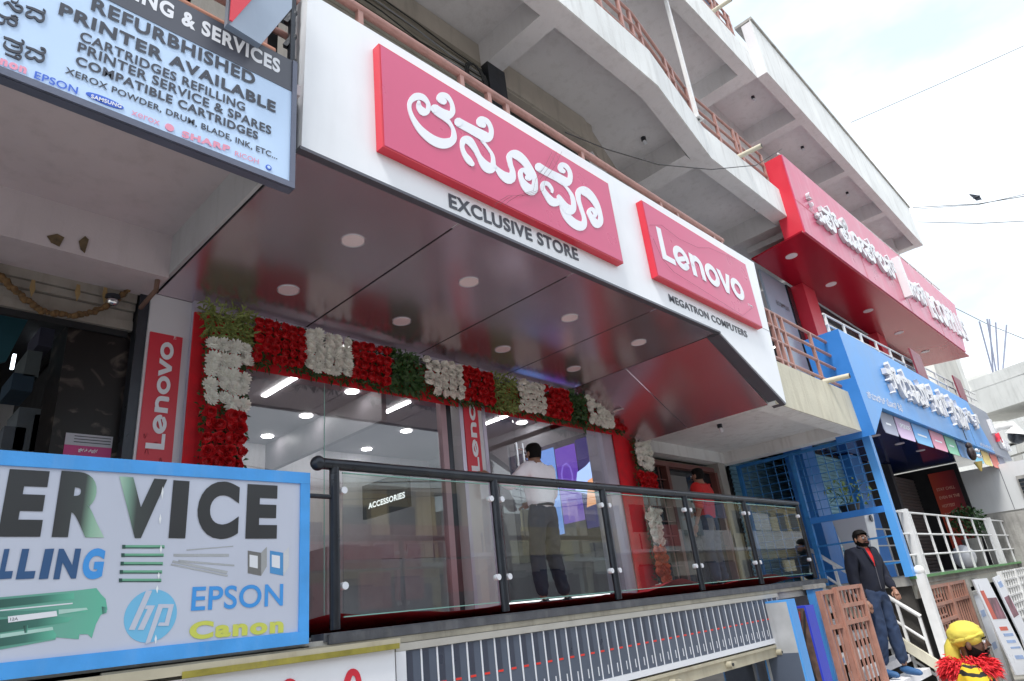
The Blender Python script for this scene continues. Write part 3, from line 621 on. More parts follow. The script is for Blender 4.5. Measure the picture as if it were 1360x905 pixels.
def seg(P0, P1, w0, w1, kind, nu, nv, parent=arch, y=YA, size=1., lab=None):
    """one block of the garland from plan point P0 to P1 (X, Z centre line), w = half widths"""
    P0, P1 = V((P0[0], 0, P0[1])), V((P1[0], 0, P1[1])); d = P1 - P0; n = V((-d.z, 0, d.x)).normalized()
    b = B(); cnt = int(d.length * (w0 + w1) * 2200)
    tmp = B(); mat = LEAF
    if kind == 'tuft': cnt = int(cnt * 1.7); mat = LEAF2
    if kind == 'leaf': cnt = int(cnt * 1.2)
    for _ in range(cnt):
        t = random.random(); u = random.uniform(-1, 1); w = w0 + (w1 - w0) * t; p = P0 + d * t + n * u * w
        L_ = .10 if kind == 'tuft' else (.085 if kind == 'leaf' else .05)
        leaves(b, (p.x, y, p.z), 1, L_, (.01, .01), .05, .009 if kind == 'tuft' else (.022 if kind == 'leaf' else .010))
    pan = b.build('leaf_tuft' if kind in ('tuft', 'leaf') else 'flower_block', mat, parent, recalc=False)
    if kind in ME:
        for i in range(nu):
            for j in range(nv):
                t = (i + .5 + random.uniform(-.12, .12)) / nu; u = ((j + .5 + random.uniform(-.12, .12)) / nv) * 2 - 1
                w = (w0 + (w1 - w0) * t) * .93; p = P0 + d * t + n * u * w
                if random.random() < .015: continue
                o = bpy.data.objects.new(kind, ME[kind]); C.objects.link(o); o.parent = pan
                o.location = V((p.x, y - .045 - random.random() * .02 - .02 * (1 - u * u), p.z)) - wloc(parent)
                o.rotation_euler = (random.uniform(-.5, .5) + u * .3, random.uniform(0, 6), random.uniform(-.5, .5)); s_ = size * random.uniform(.88, 1.12); o.scale = (s_,) * 3
    return pan
b = B(); random.seed(77)
for k in range(150):
    x = random.uniform(2.26, 7.3); leaves(b, (x, YA + .02, 2.08), 3, .07, (.02, .015), .05, .010)
    if k % 3 == 0: b.tube([(x, YA - .02, 2.09), (x + .01, YA - .03, 2.06 - random.uniform(.0, .06))], .003, 4)
o = b.build('leaf_fringe', LEAF, arch, recalc=False); o['kind'] = 'stuff'
# red cloth boards
B().box(1.80, 1.875, YA + .04, YA + .06, 0, 2.44).build('red_cloth', CLOTH, arch)
B().box(1.876, 2.23, YA + .045, YA + .06, 0, 2.44).build('red_cloth', CLOTH, arch)
xr0 = 7.18; xr1 = 8.0
B().box(2.24, xr0, YA + .045, YA + .06, 2.05, 2.42).build('red_cloth', CLOTH, arch)
B().box(xr0, 7.62, YA + .042, YA + .06, 0, 2.42).build('red_cloth', CLOTH, arch)
def top(xa, xb, kind, nu, nv, size=1.): 
    za = 2.285 - (xa - 2.2) * .004; seg((PAr.px(xa, 0)[0], 0), (1, 0), 0, 0, kind, 0, 0)
def cx(px): # X of a point on the beam's centre line for a given photo x
    y = 455 + (px - 332) * (562 - 455) / (830 - 332); return PAr.px(px, y)[0]
for _k in ('rose',): pass
blocks = [(332, 398, 'rose', 6, 5), (399, 459, 'chrysanthemum', 5, 5), (461, 511, 'rose', 5, 4), (512, 556, 'leaf', 0, 0), (558, 609, 'white_rose', 5, 5), (607, 650, 'rose', 5, 5), (651, 682, 'tuft', 0, 0),
          (683, 717, 'white_rose', 6, 5), (718, 751, 'rose', 5, 5), (752, 774, 'leaf', 0, 0), (775, 807, 'chrysanthemum', 6, 5), (808, 831, 'rose', 5, 5), (832, 852, 'leaf', 0, 0)]
for xa, xb, kd, nu, nv in blocks:
    a, b_ = cx(xa), cx(xb); seg((a, 2.275), (b_, 2.27), .20, .20, kd, nu, nv, size=(1.12 if kd == 'rose' else (1.30 if kd == 'chrysanthemum' else 1.12)) * 6.0 / (nu + .6) if nu else 1)
seg((2.045, 2.50), (2.045, 2.21), .20, .20, 'tuft', 0, 0)
seg((2.04, 2.20), (2.04, 1.66), .175, .175, 'chrysanthemum', 5, 4, size=1.5); seg((2.04, 1.65), (2.04, 1.10), .17, .16, 'rose', 6, 4, size=1.2)
seg((2.04, 1.09), (2.04, .5), .16, .16, 'chrysanthemum', 5, 3, size=1.4); seg((2.04, .49), (2.04, .05), .16, .16, 'rose', 5, 4, size=1.2)
def rc(x, y): return PAr.px(x, y)
p0, p1 = rc(845, 580), rc(852, 626); seg(p0, p1, .20, .20, 'chrysanthemum', 5, 4, size=1.35)
p0, p1 = rc(853, 630), rc(857, 655); seg(p0, p1, .20, .20, 'rose', 3, 5, size=1.25)
p0, p1 = rc(861, 676), rc(867, 724); seg(p0, p1, .13, .13, 'white_rose', 5, 3, size=1.5)
p0, p1 = rc(868, 728), rc(874, 775); seg(p0, p1, .13, .13, 'coral_rose', 5, 3, size=1.5)
p0, p1 = rc(874, 778), rc(876, 792); seg(p0, p1, .2, .2, 'white_rose', 2, 5, size=1.25)

# ================================================================== glass railing along the podium
YR = 3.5; PR = YP(YR)
gr = thing('glass_railing', (2.1, YR, 0), 'black steel railing with clear glass panels along the shop podium', 'railing')
bx = [PR.px(x, y)[0] for x, y in ((445, 840), (672, 815), (822, 797), (933, 783), (1012, 776), (1083, 768))]
HR = .955
B().tube([(bx[0] - .10, YR, HR), (bx[0] - .08, YR, HR), (bx[-1] + .03, YR, HR + .01)], .034, 14).build('handrail', BLACKM, gr)
o = B().ball((bx[0] - .11, YR, HR), .045, 14, 8).build('handrail_end', BLACKM, gr)
B().box(bx[0] - .12, bx[-1] + .1, YR - .085, YR + .045, -.022, .022).build('base_rail', M('scuffed dark steel', (.09, .095, .11), .5, .3, .2, 10, .2, streak=.4, stain=(.3, .3, .3)), gr)
B().box(bx[0] - .10, bx[-1] + .1, YR - .105, YR - .086, -.034, .012).build('base_flange', MC['scuffed dark steel'], gr)
for x in bx:
    B().tube([(x, YR, .035), (x, YR, HR)], .030, 12).build('post', BLACKM, gr)
for i in range(5):
    a, c_ = bx[i] + .055, bx[i + 1] - .055
    pn = B().box(a, c_, YR - .005, YR + .005, .10, .905).build('glass_panel', RGLASS, gr)
    B().box(a, c_, YR - .006, YR + .006, .905, .911).build('glass_rim', GEDGE, pn); B().box(a, c_, YR - .006, YR + .006, .094, .10).build('glass_rim', GEDGE, pn)
    for x in (a, c_):
        for z in (.26, .80):
            B().tube([(x, YR - .024, z), (x, YR + .016, z)], .021, 12).build('glass_clamp', MC['chrome'] if 0 else PRW, gr)
B().tube([(bx[0], YR, .76), (1.75, YR + .02, .77)], .014, 8).build('side_arm', BLACKM, gr)
# crumpled red carpet at the podium edge
b = B(); n = 120; vs = []; rows = 7
for i in range(n + 1):
    x = 2.0 + 7.0 * i / n
    hgt = .058 + .028 * max(0, math.sin(x * 1.7 + .6) * math.sin(x * 4.1)) + (.07 * math.exp(-((x - 6.0) / .35) ** 2)) + .05 * math.exp(-((x - 7.6) / .5) ** 2) + .05 * math.exp(-((x - 2.2) / .2) ** 2)
    for j in range(rows):
        y = 3.56 + j * .23; vs.append((x, y, (.012 if j > 2 else .012 + hgt * (1, .8, .3)[j]) + random.uniform(0, .004)))
b.add(vs, [(i * rows + j, (i + 1) * rows + j, (i + 1) * rows + j + 1, i * rows + j + 1) for i in range(n) for j in range(rows - 1)], 0, True)
tag(b.build('red_carpet', CLOTH, recalc=False), 'crumpled red carpet laid on the podium behind the glass railing', 'carpet')

# ================================================================== strip below the podium: banner, slatted sign, shutter box
PS = YP(3.40)
t = thing('strip_sign', (2.5, 3.4, -.5), 'long narrow sign of upright slate tower panels under the podium edge', 'sign')
fx0, fx1 = 2.49, 7.60
B().rect(PS, fx0, fx1, -.115, -.075, -.06, .012).build('frame_top', M('sign frame', (.50, .49, .46), .4, .3, .06), t)
B().rect(PS, fx0, fx1, -.545, -.50, -.06, .012).build('frame_bottom', PRW, t)
B().rect(PS, fx0, fx0 + .07, -.50, -.116, -.06, .010).build('frame_end', PRW, t)
B().rect(PS, fx0 + .07, fx1, -.5, -.116, -.05, -.03).build('backing', DARK, t)
npn = 42; w = (fx1 - fx0 - .09) / npn
REDP = M('red mark', (.75, .04, .03), .4)
for k in range(npn):
    a = fx0 + .075 + k * w
    pn = B().rect(PS, a, a + w - .014, -.498, -.118, -.02, .0).build('tower_panel', GREYP, t)
    B().rect(PS, a + w * .06, a + w * .40, -.300, -.125, .0, .002).build('panel_shade', DARK if 0 else M('darker slate', (.05, .06, .09), .3), pn)
    B().rect(PS, a + w * .05, a + w * .42, -.318, -.306, .0, .003).build('red_mark', REDP, pn)
    B().rect(PS, a + w * .55, a + w * .62, -.47, -.41, .0, .002).build('print_mark', PRW, pn)
    B().rect(PS, a + w - .012, a + w - .001, -.499, -.117, -.02, .002).build('divider', PRW, t)
t = thing('cloth_banner', (0, 3.36, -.5), 'white banner with red lettering hanging below the podium edge', 'banner')
PBn = YP(3.36)
B().rect(PBn, -1.5, 2.46, -.9, -.10, -.01, 0).build('sheet', PRW, t)
b = B()
for ox in (0, .36): 
    b.stroke(lambda x, y, d, ox=ox: PBn.w(1.78 + ox + x, -.235 + y, d), [(0, -.1, .03), (.0, -.02, .035), (.03, .05, .035), (.07, .04, .03), (.08, -.02, .03), (.04, -.05, .025), (.03, 0, .02)], .001, .004)
b.build('lettering', REDS, t)
b = B(); b.rect(PBn, 1.93, 2.1, -.26, -.215, .001, .005); b.rect(PBn, 1.92, 1.96, -.5, -.26, .001, .005); b.rect(PBn, 2.07, 2.11, -.5, -.26, .001, .005); b.build('lettering', REDS, t)
t = thing('podium_trim', (-1, 3.36, -.1), 'weathered cream board with yellow edging above the white banner', 'board')
B().box(-2, 2.48, 3.33, 3.42, -.085, -.045).build('board', CRM, t); B().box(1.3, 2.47, 3.325, 3.33, -.098, -.07).build('yellow_edging', M('yellow tape', (.30, .26, .04), .6, 0, .3, 8, .2, streak=.5), t)
# cream roller-shutter frame below the strip sign
t = thing('shutter_frame', (4.5, 3.45, GZ), 'rusty cream steel shutter frame under the slate strip sign', 'shutter')
B().box(4.0, 7.72, 3.40, 3.47, -.67, -.56).build('head_beam', CRM, t); B().box(4.0, 7.72, 3.385, 3.40, -.585, -.56).build('head_lip', CRM, t)
B().box(7.5, 7.72, 3.39, 3.52, GZ, -.672).build('side_post', CRM, t); B().box(4.9, 5.02, 3.38, 3.5, GZ, -.60).build('side_post', CRM, t)
B().box(5.02, 7.5, 3.6, 3.62, GZ, -.67).build('glass_pane', GLASS, t); B().box(2.4, 4.9, 3.6, 3.65, GZ, -.56).build('lower_panel', CRM, t)
for x, z in ((7.28, -.63), (5.22, -.64), (6.2, -.62), (4.35, -.63), (4.6, -.66)):
    B().tube([(x, 3.40, z), (x, 3.34, z)], .03, 10).build('roller', CRM, t); B().tube([(x, 3.35, z), (x, 3.33, z)], .014, 8).build('roller_pin', BLACKM, t)
    B().box(x + .04, x + .12, 3.36, 3.40, z - .02, z + .015).build('bracket', CRM, t)

# ================================================================== projecting boards at the foot of the stairs (seen edge on)
def blade(name, label, pxs, y0, y1, mats, group='blade boards at the foot of the stairs'):
    """pxs: top-left pixel of front edge on plane Y=y0"""
    pl = YP(y0); a = pl.px(*pxs[0])[0]; c_ = pl.px(*pxs[1])[0]; z = pl.px(*pxs[1])[1]
    t = thing(name, (a, y0, GZ), label, 'signboard', group)
    B().box(a, c_, y0, y1, GZ + .1, z).build('casing', mats[0], t)
    B().box(a - .004, a, y0 + .02, y1 - .02, GZ + .12, z - .02).build('side_face', mats[1], t)
    return t, a, z
GREYW = M('faded grey print', (.42, .43, .45), .5, 0, .15, 4, .1, streak=.35)
t, a, z = blade('blade_sign', 'faded grey board with a bright blue edge beside the shutter frame', [(1046, 797), (1055, 795)], 3.15, 3.55, (BLUEL, GREYW))
B().box(a - .006, a - .004, 3.17, 3.5, z - 1.2, z - .5).build('printed_patch', GREYP, t)
t, a, z = blade('blade_sign', 'dark scrap-filled board with a royal blue edge left of the stairs', [(1069, 803), (1080, 803)], 3.15, 3.5, (M('royal blue', (.03, .05, .50), .4), M('rusty infill', (.12, .07, .05), .8, 0, .4, 12, .4)))
for k in range(4): B().tube([(a - .02, 3.17 + .05 * k, z - .05), (a - .03, 3.25 + .04 * k, z - .4), (a - .02, 3.2 + .05 * k, z - .9)], .008, 5).build('loose_cable', M('red wire', (.35, .03, .03), .5) if k % 2 else CABLE, t)
t = thing('gate_post', (9.0, 3.35, GZ), 'bright blue square steel post at the corner of the podium', 'post')
q = YP(3.3); a0 = q.px(1081, 790)[0]; a1 = q.px(1095, 790)[0]
B().box(a0, a1, 3.3, 3.38, GZ, -.08).build('shaft', BLUEL, t); B().box(a0 - .03, a1 + .03, 3.27, 3.4, -.08, -.03).build('cap', CONCD, t)
B().box(a1, a1 + .04, 3.29, 3.33, -.9, -.85).build('latch', BLUEL, t)
# ================================================================== folding brown gates
def gate(x0, x1, y0, y1, z0, z1, n, label, rails, cross=False, name='folding_gate'):
    """leaf from plan point (x0,y0) to (x1,y1)"""
    t = thing(name, (x0, y0, z0), label, 'gate', 'brown steel gates')
    P = lambda f, z: V((x0 + (x1 - x0) * f, y0 + (y1 - y0) * f, z))
    GB = M('gate brown', (.40, .20, .15), .5, .1, .15, 8, .2, streak=.3)
    for f in (0, 1): B().bar(P(f, z0), P(f, z1), .055, .055).build('stile', GB, t)
    for z in rails: B().bar(P(0, z), P(1, z), .035, .045).build('cross_rail', GB, t)
    for k in range(1, n):
        f = k / n; B().bar(P(f, z0), P(f, z1), .022, .022).build('bar', GB, t)
    if cross:
        k = z0 + .12
        while k < z1 - .15:
            B().bar(P(0, k), P(.62, k), .015, .022).build('grille_bar', GB, t); k += .11
    return t
gp_ = YP(3.1); ga, gb, gc = gp_.px(1110, 778)[0], gp_.px(1138, 776)[0], gp_.px(1097, 779)[0]
gate(ga, gb, 3.12, 3.08, GZ + .03, -.09, 6, 'brown folding gate leaf standing open beside the man on the stairs', (-.11, -.30, -.48, GZ + .1))
gate(gc, ga - .02, 3.2, 3.14, GZ + .03, -.11, 3, 'narrow hinged brown gate leaf next to the blue corner post', (-.13, -.5, GZ + .1))
gate(11.25, 12.6, 2.9, 2.9, GZ + .03, -.24, 8, 'brown lattice gate leaf behind the drummer', (-.26, -.5, -.72, GZ + .1), True)
gate(12.65, 13.7, 2.9, 2.9, GZ + .03, -.24, 7, 'plain barred brown gate leaf right of the lattice leaf', (-.26, -.5, GZ + .1))
# white posts and stair rail
t = thing('stair_handrail', (11, 2.95, GZ), 'white pipe handrail with slanting rails beside the stairs', 'handrail')
WP = WPAINT
B().tube([(11, 4.3, .10), (11, 4.22, .46), (11, 2.97, -.60)], .030, 10).build('handrail', WP, t)
for dz in (.30, .52, .74): B().tube([(11, 4.16, .41 - dz), (11, 2.99, -.60 - dz)], .020, 8).build('rail', WP, t)
for k in range(6):
    y = 4.16 - k * .235; z = .41 - (4.16 - y) * .865; B().bar((11, y, z - .88), (11, y, z), .036).build('baluster', WP, t)
t = thing('newel_post', (11.02, 2.92, GZ), 'white square newel post with a ball top below the blue grille post', 'post')
B().bar((11.05, 2.82, GZ), (11.05, 2.82, -.06), .12, .12).build('shaft', WP, t); B().ball((11.05, 2.82, -.02), .075, 12, 8).build('ball', WP, t)

# ================================================================== blue grille frame at the stair head
t = thing('grille_frame', (10.85, 2.9, -.08), 'bright blue square-mesh grille frame enclosing the stair head', 'grille')
XG = 10.9
B().bar((XG + .05, 2.92, -.08), (XG + .05, 2.92, 1.95), .13, .11).build('corner_post', BLUEL, t)
B().bar((XG, 4.08, -.08), (XG, 4.08, 1.94), .07, .07).build('mid_post', BLUEG, t)
B().bar((XG, 5.0, -.01), (XG, 5.0, 1.94), .06, .06).build('end_post', BLUEG, t)
B().bar((XG, 2.97, .86), (XG, 4.05, .86), .06, .09).build('beam', BLUE, t); B().bar((XG, 2.97, 1.92), (XG, 4.98, 1.92), .05, .05).build('beam', BLUEG, t)
for z in (.48, .12): B().bar((XG, 2.95, z), (XG, 4.06, z), .025).build('lower_rail', BLUEG, t)
for k in range(1, 8): B().bar((XG, 2.95, .88 + k * .13), (XG, 4.98 if k > 0 else 4.06, .88 + k * .13), .010).build('mesh_bar', BLUEG, t)
for k in range(1, 9): y = 2.98 + k * .122; B().bar((XG, y, .88), (XG, y, 1.93), .010).build('mesh_bar', BLUEG, t)
for k in range(1, 6): y = 4.08 + k * .155; B().bar((XG, y, .0), (XG, y, 1.93), .009).build('mesh_bar', BLUEG, t)
for k in range(6): B().bar((XG, 4.1, .1 + k * .14), (XG, 4.98, .1 + k * .14), .009).build('mesh_bar', BLUEG, t)
# corrugated blue shutters behind the grille
def shutter(x0, x1, y, z0, z1, label, mat, pitch=.075, group='roller shutters'):
    t = thing('roller_shutter', (x0, y, z0), label, 'shutter', group)
    n = int((z1 - z0) / pitch)
    for k in range(n):
        z = z0 + k * pitch
        B().add([(x0, y, z), (x1, y, z), (x1, y - .022, z + pitch * .25), (x0, y - .022, z + pitch * .25), (x0, y - .022, z + pitch * .7), (x1, y - .022, z + pitch * .7), (x0, y, z + pitch * .95), (x1, y, z + pitch * .95)], [(0, 1, 2, 3), (3, 2, 5, 4), (4, 5, 7, 6)]).build('slat', mat, t, recalc=False)
    B().box(x0, x1, y + .002, y + .02, z0, z1).build('backing', DARK, t)
    return t
shutter(11.05, 14.2, 5.25, -.08, 2.3, 'blue roller shutter nearest the stair grille', SHUT)
shutter(12.62, 14.5, 4.5, -.08, 2.3, 'blue roller shutter between the two deep blue pillars', SHUT)
shutter(17.3, 19.45, 4.45, -.08, 2.1, 'brown-grey roller shutter beside the red poster', SHUTB)
for x, w_, lab in ((12.0, .6, 'deep blue pillar left of the middle blue shutter'), (14.5, .75, 'deep blue pillar right of the middle blue shutter')):
    t = thing('shop_pillar', (x, 4.3, -.08), lab, 'pillar', 'deep blue pillars'); B().box(x, x + w_, 4.3, 4.62, -.084, 2.3).build('shaft', BLUE, t)
t = thing('arcade_wall', (15.3, 4.6, -.08), 'dark wall at the back of the arcade behind the white railing', 'wall')
B().box(15.3, 17.3, 4.5, 4.7, -.084, 2.3).build('dark_panel', DARK, t); B().box(19.46, 19.6, 3.42, 5, -.084, 2.3).build('end_panel', DARK, t); B().box(17.1, 17.3, 4.3, 4.5, -.08, 2.3).build('jamb', M('dark jamb', (.05, .05, .06), .6), t)
# white tapered planter stand with a pot plant
t = thing('planter_stand', (11.9, 3.75, -.08), 'white tapered pedestal with a round badge behind the blue grille', 'stand')
pz = .93; cxx, cyy = 11.9, 3.75
B().hexa([(cxx - .13, cyy - .16, -.084), (cxx + .13, cyy - .16, -.084), (cxx + .13, cyy + .16, -.084), (cxx - .13, cyy + .16, -.084), (cxx - .24, cyy - .26, pz), (cxx + .24, cyy - .26, pz), (cxx + .24, cyy + .26, pz), (cxx - .24, cyy + .26, pz)]).build('body', WGLOSS, t, bevel=.01)
B().tube([(cxx + .02, cyy - .262, pz - .1), (cxx + .02, cyy - .275, pz - .1)], .055, 14).build('badge', INK, t)
t = thing('pot_plant', (cxx, cyy, pz), 'small leafy plant in a dark pot standing on the white pedestal', 'plant')
B().tube([(cxx, cyy, pz), (cxx, cyy, pz + .17)], [.12, .17], 14).build('pot', BLACKM, t)
b = B(); random.seed(4)
for k in range(9):
    a = random.uniform(0, 6.28); b.tube([(cxx, cyy, pz + .15), (cxx + .15 * math.cos(a), cyy + .12 * math.sin(a), pz + .35), (cxx + .38 * math.cos(a), cyy + .3 * math.sin(a), pz + random.uniform(.2, .55))], .005, 4)
b.build('stem', LEAF, t)
b = B(); LEAFY = M('yellow green leaf', (.16, .24, .05), .5, 0, .4, 40, 0)
for k in range(60):
    a = random.uniform(0, 6.28); r = random.uniform(.1, .42); leaves(b, (cxx + r * math.cos(a), cyy + r * .8 * math.sin(a), pz + random.uniform(.15, .55)), 1, .11, (.01, .01), .01, .025)
b.build('foliage', LEAFY, t, recalc=False)
# ================================================================== red phone shop fascia (first floor, right)
class LP(Plane): pass
PO = LP((10.34, 2.70, 0), (10.44, -.18, 0))          # the two right-hand fascias stand on this very slightly turned line
t = thing('phone_shop_fascia', (10.34, 2.7, 5.2), 'long red and pink fascia with raised white letters on the first floor', 'fascia')
c = [PO.px(1038, 205), PO.px(1070, 308), PO.px(1283, 468), PO.px(1268, 405)]
zt = c[0][1]; zb = c[1][1]; aE = (c[2][0] + c[3][0]) / 2
PINKF = M('pink fascia face', (.58, .085, .17), .3, 0, .08, 2, .02, streak=.35, stain=(.75, .42, .50))
B().poly(PO, [c[0], c[1], c[2], c[3]], -.02, 0).build('fascia_face', PINKF, t)
B().poly(PO, [(c[0][0] - .01, c[0][1]), (c[1][0] - .01, c[1][1]), (c[2][0], c[2][1]), (c[3][0], c[3][1])], -.35, -.021).build('fascia_body', REDS, t)
B().poly(PO, [(c[1][0], c[1][1] + .62), (c[2][0], c[2][1] + .62), (c[2][0], c[2][1] + .632), (c[1][0], c[1][1] + .632)], .001, .003).build('seam', REDS, t)
for f in (.28, .55, .8):
    a = c[1][0] + (c[2][0] - c[1][0]) * f; z = c[1][1] + (c[2][1] - c[1][1]) * f; B().rect(PO, a, a + .012, z, z + .7, .001, .003).build('seam', REDS, t)
SIDE3 = M('letter side', (.60, .60, .64), .4)
def raised(b2, pl, th=.14): return b2
def zpx(pl, ox, oy, s): return lambda x, y: pl.px(ox + x / s, oy + y / s)
Lb = c[1]; slope_b = (c[2][1] - c[1][1]) / (c[2][0] - c[1][0])
def OB(a): return c[1][1] + slope_b * (a - c[1][0])
b = B(); LETW = M('letter white', (.74, .74, .76), .35, 0, .03)
a_ = PO.px(1060, 250)[0]; b_ = PO.px(1152, 320)[0]
lt = B(); text(lt, PO, 'ಒಪ್ಪೊ ಪ್ಲಸ್', 10.95 - 10.34, 15.6 - 10.34, 5.72, 6.25, .16, off=.045, thick=0, tz=.1)
def solid_letters(s, a0, a1, z0, z1, tz, d=.16, off=.04, pl=PO, name='lettering', mat=None, parent=t, shear=0.):
    b = B(); text(b, pl, s, a0, a1, z0, z1, .004, off=off, thick=d, tz=tz, shear=shear)
    n = len(b.m)
    for i in range(n):                                # faces on the sides of the letters get the grey return
        if len(b.f[i]) == 4 and (b.v[b.f[i][0]] - b.v[b.f[i][3]]).length > d * .9 or (len(b.f[i]) == 4 and abs((b.v[b.f[i][0]] - b.v[b.f[i][1]]).length - d) < 1e-4): b.m[i] = 1
    return b.build(name, [mat or LETW, SIDE3], parent, recalc=False)
solid_letters('ಓಪ್ಪೋಪ್ಲಸ್', .55, 5.3, 5.66, 6.18, .12, d=.06, off=.03)
B().rect(PO, 5.45, 5.6, OB(5.5) + .28, OB(5.5) + 1.25, .004, .16).build('divider_bar', LETW, t)
solid_letters('ಸೇಲ್ಸ್', 5.8, 7.5, OB(6.5) + .46, OB(6.5) + 1.0, .06, d=.06, off=.03)
solid_letters('ECOPPLUS', 7.7, 11.45, OB(7.9) + .34, OB(7.9) + 1.06, .16, d=.05, off=.03)
t2 = t
# its glossy red ceiling with lights, and the recessed shop front
b = B().hexa([tuple(PO.w(-.1, 5.17, -.02)), tuple(PO.w(10.9, 5.17, -.02)), (20.9, 3.68, 5.17), (10.42, 3.68, 5.17), tuple(PO.w(-.1, 5.2, -.02)), tuple(PO.w(10.9, 5.2, -.02)), (20.9, 3.68, 5.2), (10.42, 3.68, 5.2)])
b.build('red_soffit', M('glossy red soffit', (.42, .008, .025), .22, .25, .03, 1, 0), t)
for x in (10.9, 12.75, 14.9, 17.1, 19.4): B().disc((x, 3.18, 5.172), .10, .012, 18).build('downlight', DLM, t)
ps = thing('upper_showroom', (10.9, 3.7, 2.6), 'first floor phone shop front with frosted poster glass and red pillars', 'shop front')
PP = YP(3.72)
FROST = M('frosted glass poster', (.33, .40, .50), .2, 0, .08, 1.2, 0)
B().box(10.85, 11.9, 3.74, 3.78, 2.6, 5.16).build('frosted_pane', FROST, ps)
b = B(); text(b, YP(3.74), 'ECOPPLUS', 11.2, 11.75, 4.55, 4.64, .004, off=.02); b.build('lettering', INK, ps)
B().box(11.93, 12.12, 3.72, 3.80, 2.6, 5.16).build('frame', BLACKM, ps)
for x in (12.15, 16.5): B().box(x, x + .6, 3.5, 3.95, 2.6, 5.165).build('red_pillar', REDS, ps)
B().box(10.8, 21, 4.6, 4.7, 2.6, 5.3).build('back_glazing', DKGL, ps)
B().box(12.8, 20.8, 3.72, 3.80, 4.95, 5.166).build('frame', BLACKM, ps)
B().box(13.2, 13.24, 3.9, 4.6, 4.5, 4.53).build('strip_light', LAMP, ps)
B().box(13.9, 14.8, 3.5, 3.9, 2.6, 3.4).build('display_counter', BLACKM, ps)
def white_rail(pts, rails, xs, z0, z1, label, r=.018, name='white_railing', group='white pipe railings'):
    t = thing(name, pts[0], label, 'railing', group)
    for z in rails: B().tube([(x, y, z + dz) for x, y, dz in pts], r, 6).build('rail', WPAINT, t)
    for i, x in enumerate(xs):
        f = (x - pts[0][0]) / (pts[-1][0] - pts[0][0]); y = pts[0][1] + f * (pts[-1][1] - pts[0][1]); dz = pts[0][2] + f * (pts[-1][2] - pts[0][2])
        B().bar((x, y, z0 + dz), (x, y, z1 + dz), r * 1.9).build('post', WPAINT, t)
    return t
white_rail([(10.75, 2.85, 0), (21.6, 2.66, .32)], (7.05, 6.9), [11 + i * .75 for i in range(14)], 6.6, 7.05, 'thin white railing peeping above the red fascia')
white_rail([(10.55, 2.88, 0), (20.9, 2.70, .22)], (3.86, 3.68), [10.6 + i * .8 for i in range(13)], 3.3, 3.86, 'white railing along the top of the blue fascia')
for x, lab in ((14.6, 'dark red panel fixed to the white railing above the blue letters'), (17.9, 'dark red panel farther along the white railing above the blue fascia')):
    t = thing('railing_panel', (x, 2.72, 3.5), lab, 'panel', 'dark red panels on the white railing'); B().box(x, x + .75, 2.70 - (x - 10.4) * .016, 2.73 - (x - 10.4) * .016, 3.5, 4.05).build('sheet', M('maroon sheet', (.22, .03, .05), .4), t)
# ================================================================== blue fascia (ground floor, right)
t = thing('electronics_fascia', (10.4, 2.7, 2.0), 'long sky blue fascia with raised white Kannada letters above the right-hand shops', 'fascia')
q = [PO.px(1113, 437), PO.px(1163, 577), PO.px(1172, 542), PO.px(1345, 612), PO.px(1310, 548)]
a1 = (q[3][0] + q[4][0]) / 2
ztl, zbl = q[0][1], q[2][1]; ztr, zbr = q[4][1], q[3][1]
q[1] = (q[1][0], q[1][1])
s1 = .80
def lerp(a, b, f): return (a[0] + (b[0] - a[0]) * f, a[1] + (b[1] - a[1]) * f)
qb = lerp(q[2], q[3], s1); qt = lerp(q[0], q[4], s1)
B().poly(PO, [(q[0][0], q[0][1]), (q[1][0], q[1][1]), (q[2][0], q[2][1]), qb, qt], -.25, 0).build('fascia_board', BLUEL, t)
B().poly(PO, [qb, q[3], q[4], qt], -.25, -.004).build('fascia_end_board', M('slate fascia', (.25, .27, .33), .4, 0, .05, 3, 0), t)
B().hexa([tuple(PO.w(q[1][0] - .012, q[1][1], -.55)), tuple(PO.w(q[1][0] - .012, q[1][1], 0)), tuple(PO.w(q[1][0], q[1][1], 0)), tuple(PO.w(q[1][0], q[1][1], -.55)),
          tuple(PO.w(q[0][0] - .012, q[0][1], -.55)), tuple(PO.w(q[0][0] - .012, q[0][1], 0)), tuple(PO.w(q[0][0], q[0][1], 0)), tuple(PO.w(q[0][0], q[0][1], -.55))]).build('return_panel', BLUE, t)
def QB(f): return lerp(q[2], q[3], f)
m1 = QB(.61); B().rect(PO, m1[0], m1[0] + .014, m1[1] + .01, m1[1] + .8, .001, .003).build('seam', INK, t)
solid_letters('ಸ್ಯಾಮ್‌ಸಂಗ್', 1.65, 5.35, 2.72, 3.22, .0, .07, .035, PO, parent=t)
solid_letters('ಸ್ಮಾ', 5.5, 6.7, 2.62, 3.2, .0, .07, .035, PO, parent=t)
solid_letters('ರ್ಟ್', 6.85, 8.1, 2.75, 3.12, .02, .07, .035, PO, parent=t)
b = B(); text(b, PO, 'ಸ್ಮಾರ್ಟ್ ಫೋನ್ ಕೆಫೆ', .45, 2.15, 2.45, 2.56, .004, off=.01); b.build('lettering', PRW, t)
b = B(); text(b, PO, 'ಸ್ಮಾರ್ಟ್ ಕೆಫೆ', 7.6, 9.0, 2.38, 2.46, .004, off=.01); b.build('lettering', PRW, t)
mm = QB(.88); b = B()
for k, (dx, dz, h) in enumerate(((0, .5, .35),)): b.rect(PO, mm[0] - .3, mm[0] - .1, mm[1] + .55, mm[1] + .9, .0, .08)
b.build('logo_block', LETW, t); B().poly(PO, [(mm[0] - .15, mm[1] + .35), (mm[0] + .15, mm[1] + .6), (mm[0] + .2, mm[1] + .35), (mm[0] + .05, mm[1] + .5)], 0, .09).build('logo_star', REDS, t)
